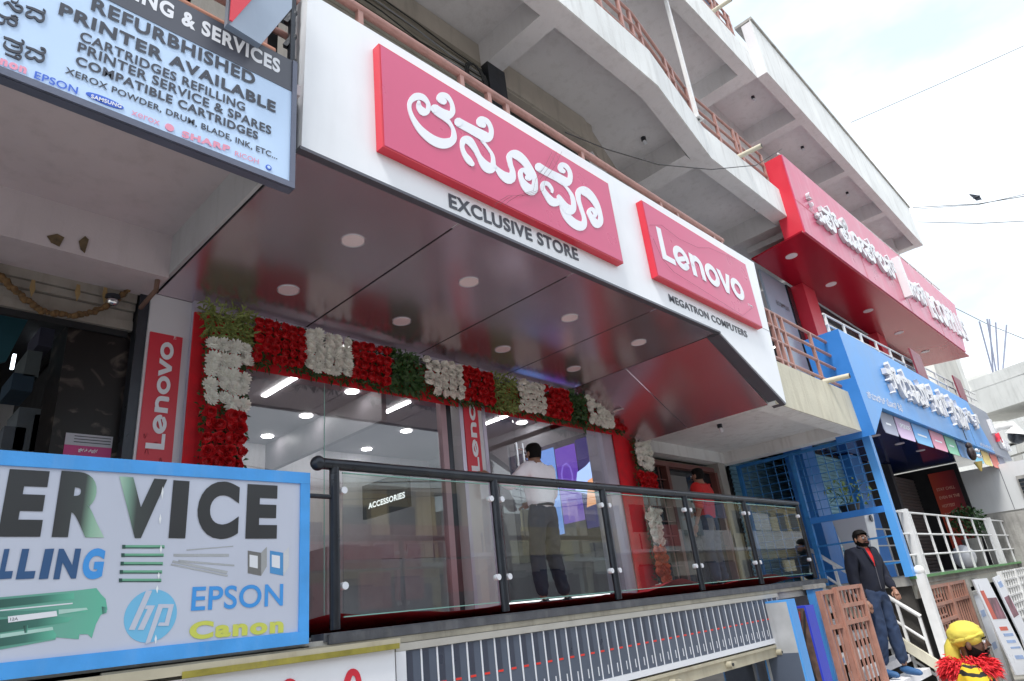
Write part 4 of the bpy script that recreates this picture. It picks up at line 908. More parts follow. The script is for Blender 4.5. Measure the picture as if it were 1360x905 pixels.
solid_letters('CARE', mm[0] + .05, mm[0] + 1.15, mm[1] + .22, mm[1] + .48, .0, .07, .04, PO, parent=t)
# deep blue ceiling of the arcade
B().box(10.8, 20.7, 2.75, 5.3, 2.32, 2.36).build('arcade_soffit', M('deep blue soffit', (.012, .03, .16), .15, .1, .05, 1, 0, coat=.5), t)
for x in (11.6, 13.3, 14.8, 16.3): 
    for y in (3.4, 4.4): B().disc((x, y, 2.322), .09, .01, 14).build('downlight', DLM, t)
# hanging product cards under the blue fascia
cc = [(.22, .24, .33), (.50, .36, .55), (.10, .34, .75), (.62, .22, .32), (.14, .42, .26), (.06, .18, .40), (.10, .42, .72), (.70, .48, .12), (.62, .12, .08), (.24, .24, .32)]
cn = ['slate grey', 'lilac', 'sky blue', 'pink', 'green', 'navy', 'cyan', 'yellow', 'red', 'dull grey']
PC = LP((10.36, 2.76, 0), (10.44, -.18, 0))
pos = [1167, 1188, 1211, 1235, 1255, 1271, 1290, 1304, 1316, 1327, 1337]
for k in range(10):
    f0 = (pos[k] - 1167) / 178; y0 = 553 + f0 * 68
    A0 = PC.px(pos[k], 548 + f0 * 72); A1 = PC.px(pos[k + 1] - 1.5, 548 + (pos[k + 1] - 1167) / 178 * 72)
    a0, a1_ = A0[0], A1[0]; a1_ = max(a1_, a0 + .4)
    zt_ = 2.34; zb_ = 1.99
    t3 = thing('hanging_card', tuple(PC.w(a0, zb_)), '%s printed card hanging in the row under the blue fascia' % cn[k], 'poster', 'coloured cards under the blue fascia')
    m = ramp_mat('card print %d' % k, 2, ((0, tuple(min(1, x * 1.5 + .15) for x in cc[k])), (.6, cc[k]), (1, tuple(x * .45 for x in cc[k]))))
    B().poly(PC, [(a0 + .06, zb_), (a1_ - .02, zb_ - .0), (a1_, zb_ + .06), (a1_, zt_), (a0, zt_), (a0, zb_ + .06)], -.01, .0).build('card', m, t3)
    if k == 1: b = B(); text(b, PC, 'UPGRADE', a0 + .15, a1_ - .12, zt_ - .17, zt_ - .09, .003, off=.03); b.build('lettering', PRW, t3)
    elif k in (0, 2, 3, 4, 6): B().rect(PC, a0 + .2, a1_ - .25, zt_ - .2, zt_ - .17, .0, .002).build('print_line', PRW, t3)
# hanging black demon-face charm
mk = PC.px(1279, 597); t = thing('evil_eye_charm', tuple(PC.w(mk[0], 1.75)), 'dark carved face charm with bulging eyes hanging from the blue fascia', 'charm')
p = PC.w(mk[0], 2.06, .12); BR = M('dark brown carving', (.03, .018, .018), .5, 0, .3, 20, .3)
B().ball(p, .13, 12, 9, 0, (1, .6, 1.15)).build('face', BR, t); B().ball(p + V((0, 0, .15)), .10, 10, 7, 0, (1.2, .6, .8)).build('crown', BR, t)
for s_ in (-1, 1):
    for dz in (.03, -.09): B().ball(p + V((s_ * .075, -.11, dz)), .035, 8, 6).build('eye', PRW, t); B().ball(p + V((s_ * .075, -.142, dz)), .015, 6, 5).build('pupil', INK, t)
B().tube([p + V((0, -.05, -.19)), p + V((0, -.05, -.38))], [.08, .015], 8).build('tassel', M('straw', (.5, .38, .12), .7), t)
B().tube([p + V((0, 0, .28)), p + V((0, 0, .5))], .008, 5).build('cord', CABLE, t)
# red poster and dark recess
t = thing('wall_poster', (19.45, 4.0, .1), 'tall red poster about staying chill in battles in the dark arcade', 'poster')
PW_ = XP(19.44)
B().rect(PW_, -4.08, -3.50, .3, 2.16, .0, .01).build('sheet', ramp_mat('red orange print', 1, ((0, (.12, .012, .02)), (.5, (.40, .03, .03)), (1, (.60, .08, .04)))), t)
for k, s in enumerate(('STAY CHILL', 'EVEN IN THE', 'HOTTEST', 'BATTLES!')):
    b = B(); text(b, PW_, s, -4.0, -4.0 + .040 * len(s), 1.72 - k * .2, 1.79 - k * .2, .013, off=.02); b.build('lettering', M('peach print', (.75, .40, .30), .5), t)
wb = thing('side_wall', (19.5, 3.2, -.08), 'white panelled wall block at the far end of the arcade', 'wall')
B().box(19.5, 27, 1.9, 3.41, 1.03, 2.08).build('white_panel', M('off white sheet', (.62, .63, .64), .5, 0, .05, 1, .05, streak=.1), wb)
B().box(19.52, 27, 1.9, 3.40, GZ, 1.03).build('stone_base', CONCD, wb); B().box(19.495, 19.5, 2.6, 2.612, 1.04, 2.07).build('joint', ACP2, wb)
t = thing('window_unit', (19.45, 2.3, 1.3), 'small dark louvred window on the far white wall', 'window')
B().box(19.46, 19.5, 1.95, 2.35, 1.2, 1.75).build('frame', CONCD, t)
for k in range(5): B().box(19.43, 19.46, 1.98, 2.32, 1.25 + k * .09, 1.31 + k * .09).build('louvre', BLACKM, t)
# arcade furniture on the podium
for i, (pts, xs, lab) in enumerate(((((11.15, 2.92, -.08), (17.6, 2.92, -.08)), [11.9, 12.75, 13.6, 14.2, 15.1, 16.2, 17.4], 'white railing on the podium right of the blue post'),
        (((17.9, 2.92, -.08), (30, 2.92, -.08)), [18.0, 19.2, 20.6, 22.0, 24, 26, 28], 'white railing on the podium at the far right'),
        (((12.6, 4.3, -.08), (16.5, 4.3, -.08)), [12.6, 13.1, 14.4, 15.3, 16.5], 'inner white railing in front of the brown shutter'))):
    t = white_rail(pts, (.90, .58, .28), xs, 0, .90, lab, .016)
for x, lab in ((17.75, 'white post beside the potted bush'), (11.6, 'short white post at the shutter')):
    t = thing('rail_post', (x, 2.92, -.08), lab, 'post', 'square white posts'); B().bar((x, 2.92, -.08), (x, 2.92, .86), .12).build('shaft', WPAINT, t)
t = thing('white_urn', (16.4, 3.3, -.08), 'round white pot on the podium behind the railing', 'pot'); B().ball((16.4, 3.3, .13), .21, 14, 9, 0, (1, 1, 1.1)).build('pot', WGLOSS, t)
t = thing('bush', (18.0, 3.4, -.08), 'green potted bush behind the white railing corner', 'plant')
b = B(); random.seed(9)
for k in range(420):
    v = V((random.gauss(0, 1), random.gauss(0, 1), random.gauss(0, 1))).normalized() * random.uniform(.6, 1); leaves(b, (18.1 + v.x * .42, 3.4 + v.y * .4, .85 + v.z * .36), 1, .13, (.02, .02), .02, .03)
b.build('foliage', LEAF, t, recalc=False); B().tube([(18.1, 3.4, -.084), (18.1, 3.4, .5)], [.15, .2], 12).build('pot', CONCD, t)
# things under the podium on the right: door panels, leaning posters, white mesh gate
t = thing('door_panel', (13.9, 2.9, GZ), 'narrow white notice panel standing right of the barred gate', 'panel')
B().box(13.85, 14.6, 2.88, 2.92, GZ, -.5).build('sheet', WHITE, t); B().box(13.8, 13.85, 2.85, 2.95, GZ, -.25).build('frame', CONCD, t); B().box(14.6, 14.66, 2.85, 2.95, GZ, -.25).build('frame', CONCD, t); B().box(13.85, 14.6, 2.86, 2.94, -.5, -.44).build('frame', CONCD, t)
for z in (-.75, -1.25): B().box(14.1, 14.4, 2.876, 2.879, z - .1, z).build('print_block', M('pale blue print', (.35, .45, .65), .5), t)
def lean_poster(pl, pts, label, pic):
    P = [pl.px(*p) for p in pts]; zb = GZ + .02
    t = thing('standing_poster', tuple(pl.w(P[0][0], GZ)), label, 'poster', 'white printed posters leaning under the podium')
    def bil(u, v):
        a = lerp(P[0], P[1], u); b_ = lerp(P[3], P[2], u); return lerp(a, b_, v)
    B().poly(pl, P, -.02, 0).build('board', PRW, t)
    for (u0, u1, v0, v1, m) in pic:
        B().poly(pl, [bil(u0, v0), bil(u1, v0), bil(u1, v1), bil(u0, v1)], .0, .003).build('print_block', m, t)
    return t
PB1 = M('poster people print', (.22, .09, .12), .5, 0, .8, 5, 0); PB2 = M('poster red print', (.6, .10, .06), .5, 0, .2, 3, 0); PB3 = M('poster blue print', (.30, .42, .68), .5, 0, .2, 8, 0)
PL2 = YP(2.6)
lean_poster(PL2, [(1292, 770), (1311, 768), (1375, 895), (1350, 897)], 'taller white poster with a picture of people leaning under the podium', [(.12, .35, .12, .42, PB2), (.36, .95, .2, .42, PB1), (.25, .7, .5, .54, PB2), (.3, .85, .57, .6, PB3), (.3, .8, .64, .67, PB3), (.35, .9, .71, .73, PB3), (.35, .8, .8, .84, PB3)])
lean_poster(PL2, [(1319, 768), (1327, 764), (1372, 850), (1362, 858)], 'narrow white poster leaning right of the taller one', [(.2, .9, .3, .6, PB1), (.3, .8, .08, .16, MC['poster blue print'])])
t = thing('mesh_gate', (18, 2.8, GZ), 'white square-mesh gate leaf at the far right under the podium', 'gate')
PMg = YP(2.75); g0 = PMg.px(1325, 756)[0]
for z in range(12): B().bar((g0, 2.75, -.22 - z * .14), (g0 + 4, 2.75, -.22 - z * .14), .03).build('mesh_bar', WPAINT, t)
for k in range(17): B().bar((g0 + k * .25, 2.75, GZ), (g0 + k * .25, 2.75, -.2), .03 if k % 6 else .07).build('mesh_bar', WPAINT, t)
# ================================================================== unfinished concrete building beyond
ub = thing('unfinished_building', (28, 8, GZ), 'unfinished concrete frame building with block walls beyond the red fascia', 'building')
PU = Plane((29, 3, 0), (-.63, -.777, 0))
RAW = M('bare concrete', (.48, .47, .44), .9, 0, .15, .8, .4, 12, streak=.5, stain=(.2, .18, .16)); RAWL = M('pale bare concrete', (.60, .60, .58), .9, 0, .12, .8, .4, 12, streak=.4, stain=(.3, .3, .28))
def upoly(name, pts, m, d0, d1): return B().poly(PU, [PU.px(*p) for p in pts], d0, d1).build(name, m, ub)
upoly('parapet', [(1285, 507), (1400, 465), (1400, 482), (1292, 520)], RAWL, -2.5, 0)
upoly('floor_beam', [(1238, 540), (1290, 519), (1400, 484), (1400, 520), (1302, 552), (1250, 566)], RAWL, -3, -.01)
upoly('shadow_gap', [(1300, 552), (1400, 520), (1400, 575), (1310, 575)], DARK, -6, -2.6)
upoly('lower_beam', [(1305, 578), (1400, 545), (1400, 566), (1312, 600)], RAWL, -2.4, 0)
upoly('side_mass', [(1312, 602), (1400, 572), (1420, 700), (1340, 700)], RAW, -2.4, -.12)
for i in range(7):
    for j in range(8):
        x0 = 1312 + j * 12 + (i % 2) * 6 + i * 3; y0 = 602 + i * 12 - (j * 12) * .30 
        if x0 > 1395: continue
        B().poly(PU, [PU.px(x0, y0), PU.px(x0 + 11.2, y0 - 3.4), PU.px(x0 + 14, y0 + 7.8), PU.px(x0 + 2.8, y0 + 11.2)], -.12, -.02 + random.uniform(-.03, .01)).build('concrete_block', RAWL if (i + j) % 3 else RAW, ub)
PU2 = YP(6.5)
P_ = [PU2.px(*p) for p in ((1238, 478), (1262, 468), (1283, 512), (1262, 530))]
B().poly(PU2, [PU2.px(*p) for p in ((1236, 470), (1266, 470), (1290, 535), (1262, 560))], -.6, 0).build('column', RAW, ub)
B().poly(PU2, [PU2.px(*p) for p in ((1266, 470), (1281, 474), (1296, 520), (1282, 530))], -.8, -.3).build('column', RAWL, ub)
for k, (xa, ya, xb, yb) in enumerate(((1285, 428, 1306, 494), (1289, 425, 1309, 493), (1294, 430, 1311, 492), (1280, 426, 1304, 495), (1296, 434, 1315, 491))):
    B().tube([PU.w(*PU.px(xb, yb + 14), -.5), PU.w(*PU.px(xa, ya), -.5 - .2 * k)], .028, 5).build('rebar', M('rebar', (.22, .24, .32), .6), ub)
upoly('far_wall', [(1350, 600), (1420, 590), (1420, 720), (1365, 720)], RAWL, -8, -3)
t = thing('security_camera', tuple(PU.w(*PU.px(1330, 568), 1)), 'white dome camera on a jutting bracket before the raw concrete', 'camera')
PK = XP(24); w_ = lambda x, y: PK.w(*PK.px(x, y))
B().tube([w_(1308, 577), w_(1326, 568), w_(1345, 564), w_(1350, 570)], .10, 8).build('bracket', WPAINT, t)
B().tube([w_(1349, 568), w_(1349, 577)], [.12, .26], 12).build('housing', WPAINT, t); B().ball(w_(1350, 580), .22, 12, 8).build('dome', BLACKM, t)
t = thing('far_building', (60, 10, GZ), 'pale grey building in the distance behind the concrete frame', 'building')
B().box(55, 75, 6, 20, GZ, 12).build('wall', RAWL, t)
for k in range(4):
    for j in range(3): B().box(54.97, 55, 7 + k * 3, 8.5 + k * 3, 1 + j * 3.2, 2.6 + j * 3.2).build('window', DKGL, t)

# ================================================================== left neighbour: upper sign
PG2 = YP(2.74); FRM = M('sign steel', (.13, .14, .19), .4, .4, .1)
SHF = M('pale blue print', (.60, .72, .90), .3, 0, .02, 2, 0, spec=.4); SHF2 = M('dark band print', (.075, .08, .105), .35, 0, .05, 3, 0)
SKYP = M('pale blue sheet', (.52, .68, .92), .3, 0, .03, 2, 0)
gs = thing('printer_sign', (-.3, 2.74, 2.2), 'large pale blue printer services sign hanging at the upper left', 'sign')
rx_, rt, rb = 1.462, 3.085, 2.205
B().rect(PG2, -1.2, rx_, rb, rt, -.055, -.004).build('casing', FRM, gs)
B().rect(PG2, -1.2, rx_ - .02, rb + .035, rt - .01, -.003, 0).build('sheet', SKYP, gs)
dz = PG2.px(385, 121)[1]; B().rect(PG2, -1.2, rx_ - .005, dz, rt, .001, .003).build('dark_band', SHF2, gs)
B().rect(PG2, -1.2, rx_, rb, rb + .035, .0, .012).build('frame_bottom', FRM, gs); B().rect(PG2, rx_ - .028, rx_, rb + .036, rt, .003, .012).build('frame_side', FRM, gs)
z1_ = lambda x, y: (x / 3.018, y / 3.018)
def gt(s, bl, br, cp, m=INK, **k):
    b = B(); tpx(b, PG2, s, z1_(*bl), z1_(*br), z1_(*cp), .0045, **k); return b.build('lettering', m, gs)
gt('& SERVICES', (725, 98), (1120, 298), (1124, 245), PRW, off=.04, pre='PRINTING ')
gt('REFURBHISHED', (362, 42), (1020, 347), (1024, 300), off=.035)
gt('PRINTER AVAILABLE', (232, 60), (1103, 455), (1105, 413), off=.04)
gt('CARTRIDGES REFILLING', (317, 163), (980, 450), (982, 417), off=.025)
gt('PRINTER SERVICE & SPARES', (308, 208), (1085, 543), (1087, 510), off=.025)
gt('COMPATIBLE CARTRIDGES', (300, 260), (1032, 563), (1034, 532), off=.035)
gt('XEROX POWDER, DRUM, BLADE, INK, ETC...', (258, 295), (1110, 642), (1110, 620), off=.02)
BLP = M('epson blue print', (.05, .14, .62), .4, 0, .02, 3, 0); PKP = M('faded pink print', (.75, .30, .42), .4, 0, .05, 3, 0)
gt('EPSON', (135, 315), (308, 380), (310, 352), BLP, off=.015)
gt('xerox', (525, 462), (638, 506), (640, 480), PKP); gt('SHARP', (727, 551), (920, 613), (921, 588), PKP, off=.05); gt('RICOH', (940, 626), (1035, 660), (1036, 641), PKP, off=.005)
gt('Canon', (-90, 228), (103, 300), (104, 262), PKP, off=.05)
def oval(pl, cx_, cy_, rx, rz, d0, d1, m, name, parent, n=28):
    c_ = pl.px(cx_, cy_); return B().poly(pl, [(c_[0] + rx * math.cos(2 * math.pi * k / n), c_[1] + rz * math.sin(2 * math.pi * k / n)) for k in range(n)], d0, d1).build(name, m, parent)
oval(PG2, 139.5, 134.5, .075, .019, .0, .004, BLP, 'logo_oval', gs)
gt('SAMSUNG', (362, 396), (484, 438), (485, 423), PRW, off=.03).location.y -= .002
oval(PG2, 225, 170, .020, .02, .0, .004, PKP, 'logo_ball', gs); oval(PG2, 356.5, 223, .016, .016, .0, .004, BLP, 'logo_ring', gs); oval(PG2, 356.5, 223, .009, .009, .004, .006, SKYP, 'logo_ring', gs)
zk = lambda x, y, d: PG2.w(*PG2.px(x / 7.54, y / 7.54), d)
KS = [[(262,72,16),(330,95,22),(400,128,26),(440,140,20),(450,120,12),(430,100,8)], [(310,120,24),(265,135,22),(268,165,24),(310,182,24),(345,178,18),(385,215,26),(425,212,26),(435,180,24),(425,150,20)],
      [(40,380,20),(110,405,24),(180,438,24),(230,445,20),(235,425,14),(215,405,8)], [(50,430,20),(40,460,24),(80,500,26),(150,525,26),(205,525,26),(215,490,22),(200,455,20)], [(110,455,10),(150,470,12),(190,480,12)], [(52,542,14),(120,570,16),(190,598,20),(208,575,16),(180,553,14),(150,565,12),(165,585,10)],
      [(262,475,16),(330,500,22),(410,540,26),(450,530,20),(440,500,20),(410,492,26)], [(300,520,24),(258,545,22),(275,580,24),(320,592,22),(345,580,18),(380,615,26),(425,612,26),(435,580,24),(425,555,20)],
      [(40,45,22),(80,30,18),(110,65,22),(150,110,24),(200,125,26),(222,100,22),(200,70,18),(150,60,12)], [(110,15,16),(160,35,16),(180,15,12)], [(0,155,18),(60,185,24),(130,185,16),(180,210,8)], [(85,190,20),(80,230,22),(130,262,24),(165,250,22),(155,215,20),(110,190,16)], [(0,240,26),(35,235,24),(45,200,18)],
      [(110,165,14),(150,165,12),(178,190,8)]]
b = B()
for st in KS: b.stroke(zk, st, .0, .004)
b.build('lettering', INK, gs)
# framework and rail between sign and canopy
t = thing('sign_bracket', (1.5, 2.8, 2.2), 'dark steel bracket ladder in the gap beside the white fascia', 'bracket')
B().box(1.485, 1.515, 2.86, 2.90, 2.56, 4.2).build('upright', BLACKM, t)
for k in range(8): B().bar((1.47, 2.9, 2.75 + k * .2), (1.515, 2.87, 2.85 + k * .2), .03).build('brace', BLACKM, t)
railing([(-2, 2.95, 0), (1.42, 2.95, 0)], (3.30, 3.62), [(.9, 2.95, 2.96, 3.9), (-.2, 2.95, 2.96, 3.9)], M('orange brown rail', (.48, .22, .15), .5, .1, .1), 'orange brown railing behind the printer sign', 'brown pipe railings', top_r=.035)
# red and steel box sign sticking out above
t = thing('upper_box_sign', (1.1, 2.4, 3.2), 'red faced steel box sign jutting out above the printer sign', 'sign')
P0 = YP(2.62)
k0 = P0.px(302, 31); k1 = P0.px(349, 56); k2 = P0.px(390, 8); k3 = P0.px(330, 0); k4 = P0.px(309, -30)
B().prism([P0.w(*k0, 0), P0.w(*k1, -.02), P0.w(*k2, -.02), P0.w(k2[0], k2[1] + .6, -.02), P0.w(k0[0], k2[1] + .6, 0)], (0, .04, 0)).build('steel_box', M('brushed steel', (.30, .35, .43), .35, .5, .1, 2, 0), t)
B().poly(P0, [k0, (k0[0] + .015, k0[1]), P0.px(335, 0), P0.px(350, -20), (k0[0], k0[1] + .5)], .021, .028).build('red_face', REDS, t)
B().box(1.30, 1.47, 3.0, 3.05, 3.0, 3.8).build('dark_backing', DARK, t)

# ================================================================== left neighbour: shop front
ls = thing('left_shop', (0, 5, 0), 'dim shop front with half-raised shutter and black marble pillar on the left', 'shop front')
DUST = M('dusty shutter', (.30, .27, .24), .7, .1, .12, 5, .2, streak=.4, stain=(.12, .08, .05))
for k, (z0, z1, y) in enumerate(((2.46, 2.53, 5.0), (2.40, 2.455, 5.02), (2.32, 2.395, 5.05), (2.245, 2.315, 5.03))): B().box(-3, 1.42, y, y + .05, z0, z1).build('shutter_slat', DUST, ls)
B().box(1.43, 1.50, 4.97, 5.1, -.01, 2.56).build('shutter_channel', BLACKM, ls)
MARB = M('black marble', (.010, .008, .008), .35, 0, .3, 3, 0, spec=.25)
nt = MARB.node_tree; b0 = nt.nodes['Principled BSDF']; src = b0.inputs['Base Color'].links[0].from_socket
tcm = N(nt, 'ShaderNodeTexCoord'); vn = N(nt, 'ShaderNodeTexNoise'); vn.inputs['Scale'].default_value = 4; vn.inputs['Distortion'].default_value = 2.2; vn.inputs['Detail'].default_value = 8
mr = N(nt, 'ShaderNodeMapRange'); mr.inputs[1].default_value = .58; mr.inputs[2].default_value = .74; mr.inputs[4].default_value = .35
mm_ = N(nt, 'ShaderNodeMix'); mm_.data_type = 'RGBA'; mm_.inputs[7].default_value = (.32, .26, .22, 1)
nt.links.new(tcm.outputs['Object'], vn.inputs[0]); nt.links.new(vn.outputs[0], mr.inputs[0]); nt.links.new(mr.outputs[0], mm_.inputs[0]); nt.links.new(src, mm_.inputs[6]); nt.links.new(mm_.outputs[2], b0.inputs['Base Color'])
B().box(1.03, 1.43, 5.08, 5.5, -.01, 2.24).build('marble_pillar', MARB, ls)
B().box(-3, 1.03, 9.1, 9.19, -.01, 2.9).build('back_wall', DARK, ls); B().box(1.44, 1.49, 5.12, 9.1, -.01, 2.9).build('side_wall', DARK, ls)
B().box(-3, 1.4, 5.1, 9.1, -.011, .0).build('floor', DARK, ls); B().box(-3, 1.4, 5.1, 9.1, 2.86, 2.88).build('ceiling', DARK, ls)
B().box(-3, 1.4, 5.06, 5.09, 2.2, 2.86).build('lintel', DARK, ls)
PLS = YP(6.2); a0 = PLS.px(5, 400); 
B().poly(PLS, [PLS.px(-60, 380), PLS.px(45, 410), PLS.px(8, 480), PLS.px(-60, 500)], -.03, 0).build('teal_panel', M('teal glass', (.05, .15, .19), .3, 0, .2, 2, 0), ls)
for i, (x, y, w, h, cc_) in enumerate(((22, 545, .16, .34, (.32, .36, .40)), (42, 555, .12, .42, (.4, .42, .45)), (2, 570, .14, .25, (.3, .34, .4)), (14, 500, .14, .14, (.12, .2, .3)), (33, 470, .10, .22, (.35, .4, .42)), (50, 440, .1, .16, (.2, .2, .3)))):
    p = PLS.px(x, y); B().box(p[0], p[0] + w, 6.1, 6.5, p[1] - h, p[1]).build('stock_box', M('stock %d' % i, tuple(v * .45 for v in cc_), .5), ls)
for x, y in ((97, 463), (53, 452), (18, 480)):
    p = YP(7).px(x, y); B().box(p[0] - .012, p[0] + .012, 7, 7.03, p[1] - .07, p[1] + .07).build('tube_light', emit_mat('dim tube', (.8, .9, 1), 2.5), ls)
for k in range(3): z = PLS.px(20, 560)[1] + k * .35; B().box(-.6, .45, 6.1, 6.6, z - .36, z - .34).build('shelf', FRM, ls)
t = thing('notice_poster', (1.05, 5.07, 1.2), 'pink and grey notice pasted on the black marble pillar', 'poster')
PN = YP(5.078); c0 = PN.px(88, 573); c1 = PN.px(150, 580)
B().rect(PN, c0[0], c1[0], 1.0, c0[1] - .01, 0, .003).build('sheet', M('magenta print', (.50, .05, .20), .5), t); B().rect(PN, c0[0], c1[0], c0[1] - .09, c0[1] - .01, .003, .005).build('header', M('grey header', (.45, .45, .50), .5), t)
for k, s in enumerate(('ಪ್ರತಿ ತಿಂಗಳ', 'ಕೊನೆಯ ಭಾನುವಾರ ರಜ', 'LAST SUNDAY')):
    w = c1[0] - c0[0]; b = B(); text(b, PN, s, c0[0] + w * (.3, .08, .1)[k], c1[0] - w * (.3, .05, .12)[k], c0[1] - .135 - .052 * k - (.02 if k == 2 else 0), c0[1] - .11 - .052 * k - (.02 if k == 2 else 0), .0045, off=.03); b.build('lettering', PRW, t)
for k in range(3): B().rect(PN, c0[0] + .05, c1[0] - .01, c0[1] - .03 - k * .02, c0[1] - .024 - k * .02, .0055, .0065).build('print_line', INK, t)
# dried marigold string
t = thing('dried_garland', (.5, 4.9, 2.2), 'dried brown flower string drooping across the left shop shutter', 'garland')
PGd = YP(4.97); gp = [PGd.px(*p) for p in ((-20, 345), (0, 368), (30, 398), (60, 415), (95, 421), (125, 415), (155, 400), (180, 375), (205, 352))]
b = B(); random.seed(2)
for i in range(len(gp) - 1):
    for k in range(9):
        f = k / 9; a = gp[i][0] + (gp[i + 1][0] - gp[i][0]) * f; z = gp[i][1] + (gp[i + 1][1] - gp[i][1]) * f
        b.ball(PGd.w(a, z, .01) + V([random.uniform(-.008, .008) for _ in range(3)]), random.uniform(.018, .026), 6, 4)
b.build('flower_string', M('dried petals', (.15, .085, .035), .9, 0, .4, 30, .3), t, kind='stuff')
for x, y in ((42, 372), (102, 378), (138, 382)): p = PGd.px(x, y); B().poly(PGd, [(p[0], p[1]), (p[0] + .02, p[1]), (p[0] + .03, p[1] - .07), (p[0] + .015, p[1] - .13), (p[0] - .005, p[1] - .06)], .0, .006).build('dry_leaf', M('dry leaf', (.30, .20, .09), .9), t)
t = thing('wall_lamp', (1.2, 4.98, 2.2), 'small round chrome lamp at the right end of the dusty shutter', 'lamp'); p = PGd.px(148, 402)
B().ball(PGd.w(p[0], p[1], .02), .042, 12, 8).build('dome', M('chrome', (.7, .7, .72), .15, 1, .02, 3, 0), t); B().tube([PGd.w(p[0], p[1] + .02, .02), PGd.w(p[0], p[1] + .045, .02)], .05, 12).build('collar', BLACKM, t)
PLn = YP(4.615)
for i, (x, y, w, h) in enumerate(((76, 319, .06, .09), (112, 325, .035, .13))):
    p = PLn.px(x, y); B().poly(PLn, [(p[0] - w, p[1] + h * .1), (p[0] - w * .1, p[1] + h * .5), (p[0] + w * .6, p[1] + h * .35), (p[0] + w * .3, p[1] - h * .5), (p[0] - w * .5, p[1] - h * .35)], .0, .003).build('peeled_patch', M('peeled paint', (.13, .09, .05), .9, 0, .4, 20), bld)
t = thing('drain_pipe', (1.44, 4.7, 2.5), 'rusty bent pipe in the corner beside the canopy', 'pipe'); B().tube([(1.46, 4.66, 2.86), (1.455, 4.68, 2.72), (1.45, 4.70, 2.45), (1.42, 4.9, 2.38)], .018, 8).build('pipe', M('rust', (.14, .08, .06), .8, 0, .3), t)

# ================================================================== left neighbour: big blue-framed SERVICE board
PB = YP(3.40)
sv = thing('service_board', (-.3, 3.4, 0), 'large blue framed service board for printer refilling at the lower left', 'sign')
br_ = PB.px(410, 700)[0]; bt = .855; bb = -.035
c_ = [PB.px(410, 630), PB.px(410, 858), PB.px(0, 597), PB.px(0, 900)]
bt = (c_[0][1] + c_[2][1]) / 2; bb = (c_[1][1] + c_[3][1]) / 2
FB = M('faded blue frame', (.07, .36, .85), .5, 0, .10, 6, .1, streak=.12, stain=(.5, .6, .7)); SHT = M('grey white sheet', (.56, .60, .72), .35, 0, .03, 2, .02, streak=.06, stain=(.4, .4, .45))
LX = -1.0
B().rect(PB, LX, br_, bb, bt, -.14, -.006).build('casing', FB, sv)
B().rect(PB, LX, br_ - .055, bb + .062, bt - .062, -.005, 0).build('sheet', SHT, sv)
B().rect(PB, LX, br_, bt - .062, bt, -.0055, .012).build('frame_top', FB, sv); B().rect(PB, LX, br_, bb, bb + .062, -.0055, .012).build('frame_bottom', FB, sv); B().rect(PB, br_ - .055, br_, bb + .0625, bt - .0625, -.0055, .011).build('frame_side', FB, sv)
zs = lambda x, y: (x / 2.784, 580 + y / 2.784)
GR1 = M('charcoal print', (.035, .038, .042), .4, 0, .03, 4, 0)
Rm = ramp_mat('bleached R print', 0, ((.0, (.035, .038, .042)), (.5, (.05, .06, .06)), (.72, (.28, .48, .36)), (1, (.42, .62, .50)))); Vm = ramp_mat('bleached V print', 0, ((0, (.42, .62, .50)), (.2, (.22, .38, .30)), (.42, (.05, .06, .06)), (1, (.035, .038, .042))))
def let(s, bl, br2, cp, m, **k): b = B(); tpx(b, PB, s, zs(*bl), zs(*br2), zs(*cp), .003, **k); return b.build('lettering', m, sv)
for s, x0, x1, yb0, yb1, yc, m in (('E', -10, 148, 371, 371, 127, GR1), ('R', 190, 384, 372, 374, 138, Rm), ('V', 414, 598, 374, 375, 158, Vm), ('I', 622, 684, 376, 377, 165, GR1), ('C', 722, 878, 377, 377, 172, GR1), ('E', 906, 1022, 378, 378, 182, GR1), ('S', -230, -40, 371, 371, 120, GR1)):
    let(s, (x0, yb0), (x1, yb1), (x1, yc), m, off=.055)
NV = M('navy print', (.035, .10, .24), .4, 0, .03, 4, 0); SB = M('sky print', (.06, .32, .78), .4, 0, .03, 4, 0)
y_ = lambda y: (720 - 580) * 2.784 + y / 4.89 * 2.784; x_ = lambda x: x / 4.89 * 2.784
for s, x0, x1, m in (('F', -330, -230, NV), ('I', -200, -130, NV), ('L', -100, -10, NV), ('L', -15, 75, NV), ('L', 100, 222, NV), ('I', 250, 322, NV), ('N', 344, 500, NV), ('G', 524, 662, SB)):
    let(s, (x_(x0), y_(244)), (x_(x1), y_(238)), (x_(x1), y_(44)), m, off=.055, shear=.05)
let('EPSON', (705, 645), (1045, 625), (1047, 545), SB, off=.015)
CAN = M('canon yellow print', (.62, .66, .12), .4, 0, .03, 4, 0)
let('Canon', (697, 752), (1047, 725), (1048, 665), CAN, off=.05)
oval(PB, 200.5, 818, .110, .110, .0, .002, M('pale cyan print', (.18, .52, .80), .4, 0, .03, 4, 0), 'logo_disc', sv, 40)
hp = [[(540, 570), (562, 570), (497, 715), (475, 715)], [(540, 625), (572, 625), (530, 715), (508, 715), (545, 638), (533, 638)], [(585, 620), (605, 620), (555, 760), (535, 770)], [(600, 620), (642, 620), (622, 700), (582, 700), (588, 688), (608, 688), (622, 634), (596, 634)]]
b = B()
for i, pp in enumerate(hp): b.poly(PB, [PB.px(*zs(*p)) for p in pp], .0025, .004 + i * .0003)
b.build('lettering', SHT, sv)
GRN = M('green rod print', (.16, .42, .28), .4); GD = M('dark green print', (.03, .09, .08), .4)
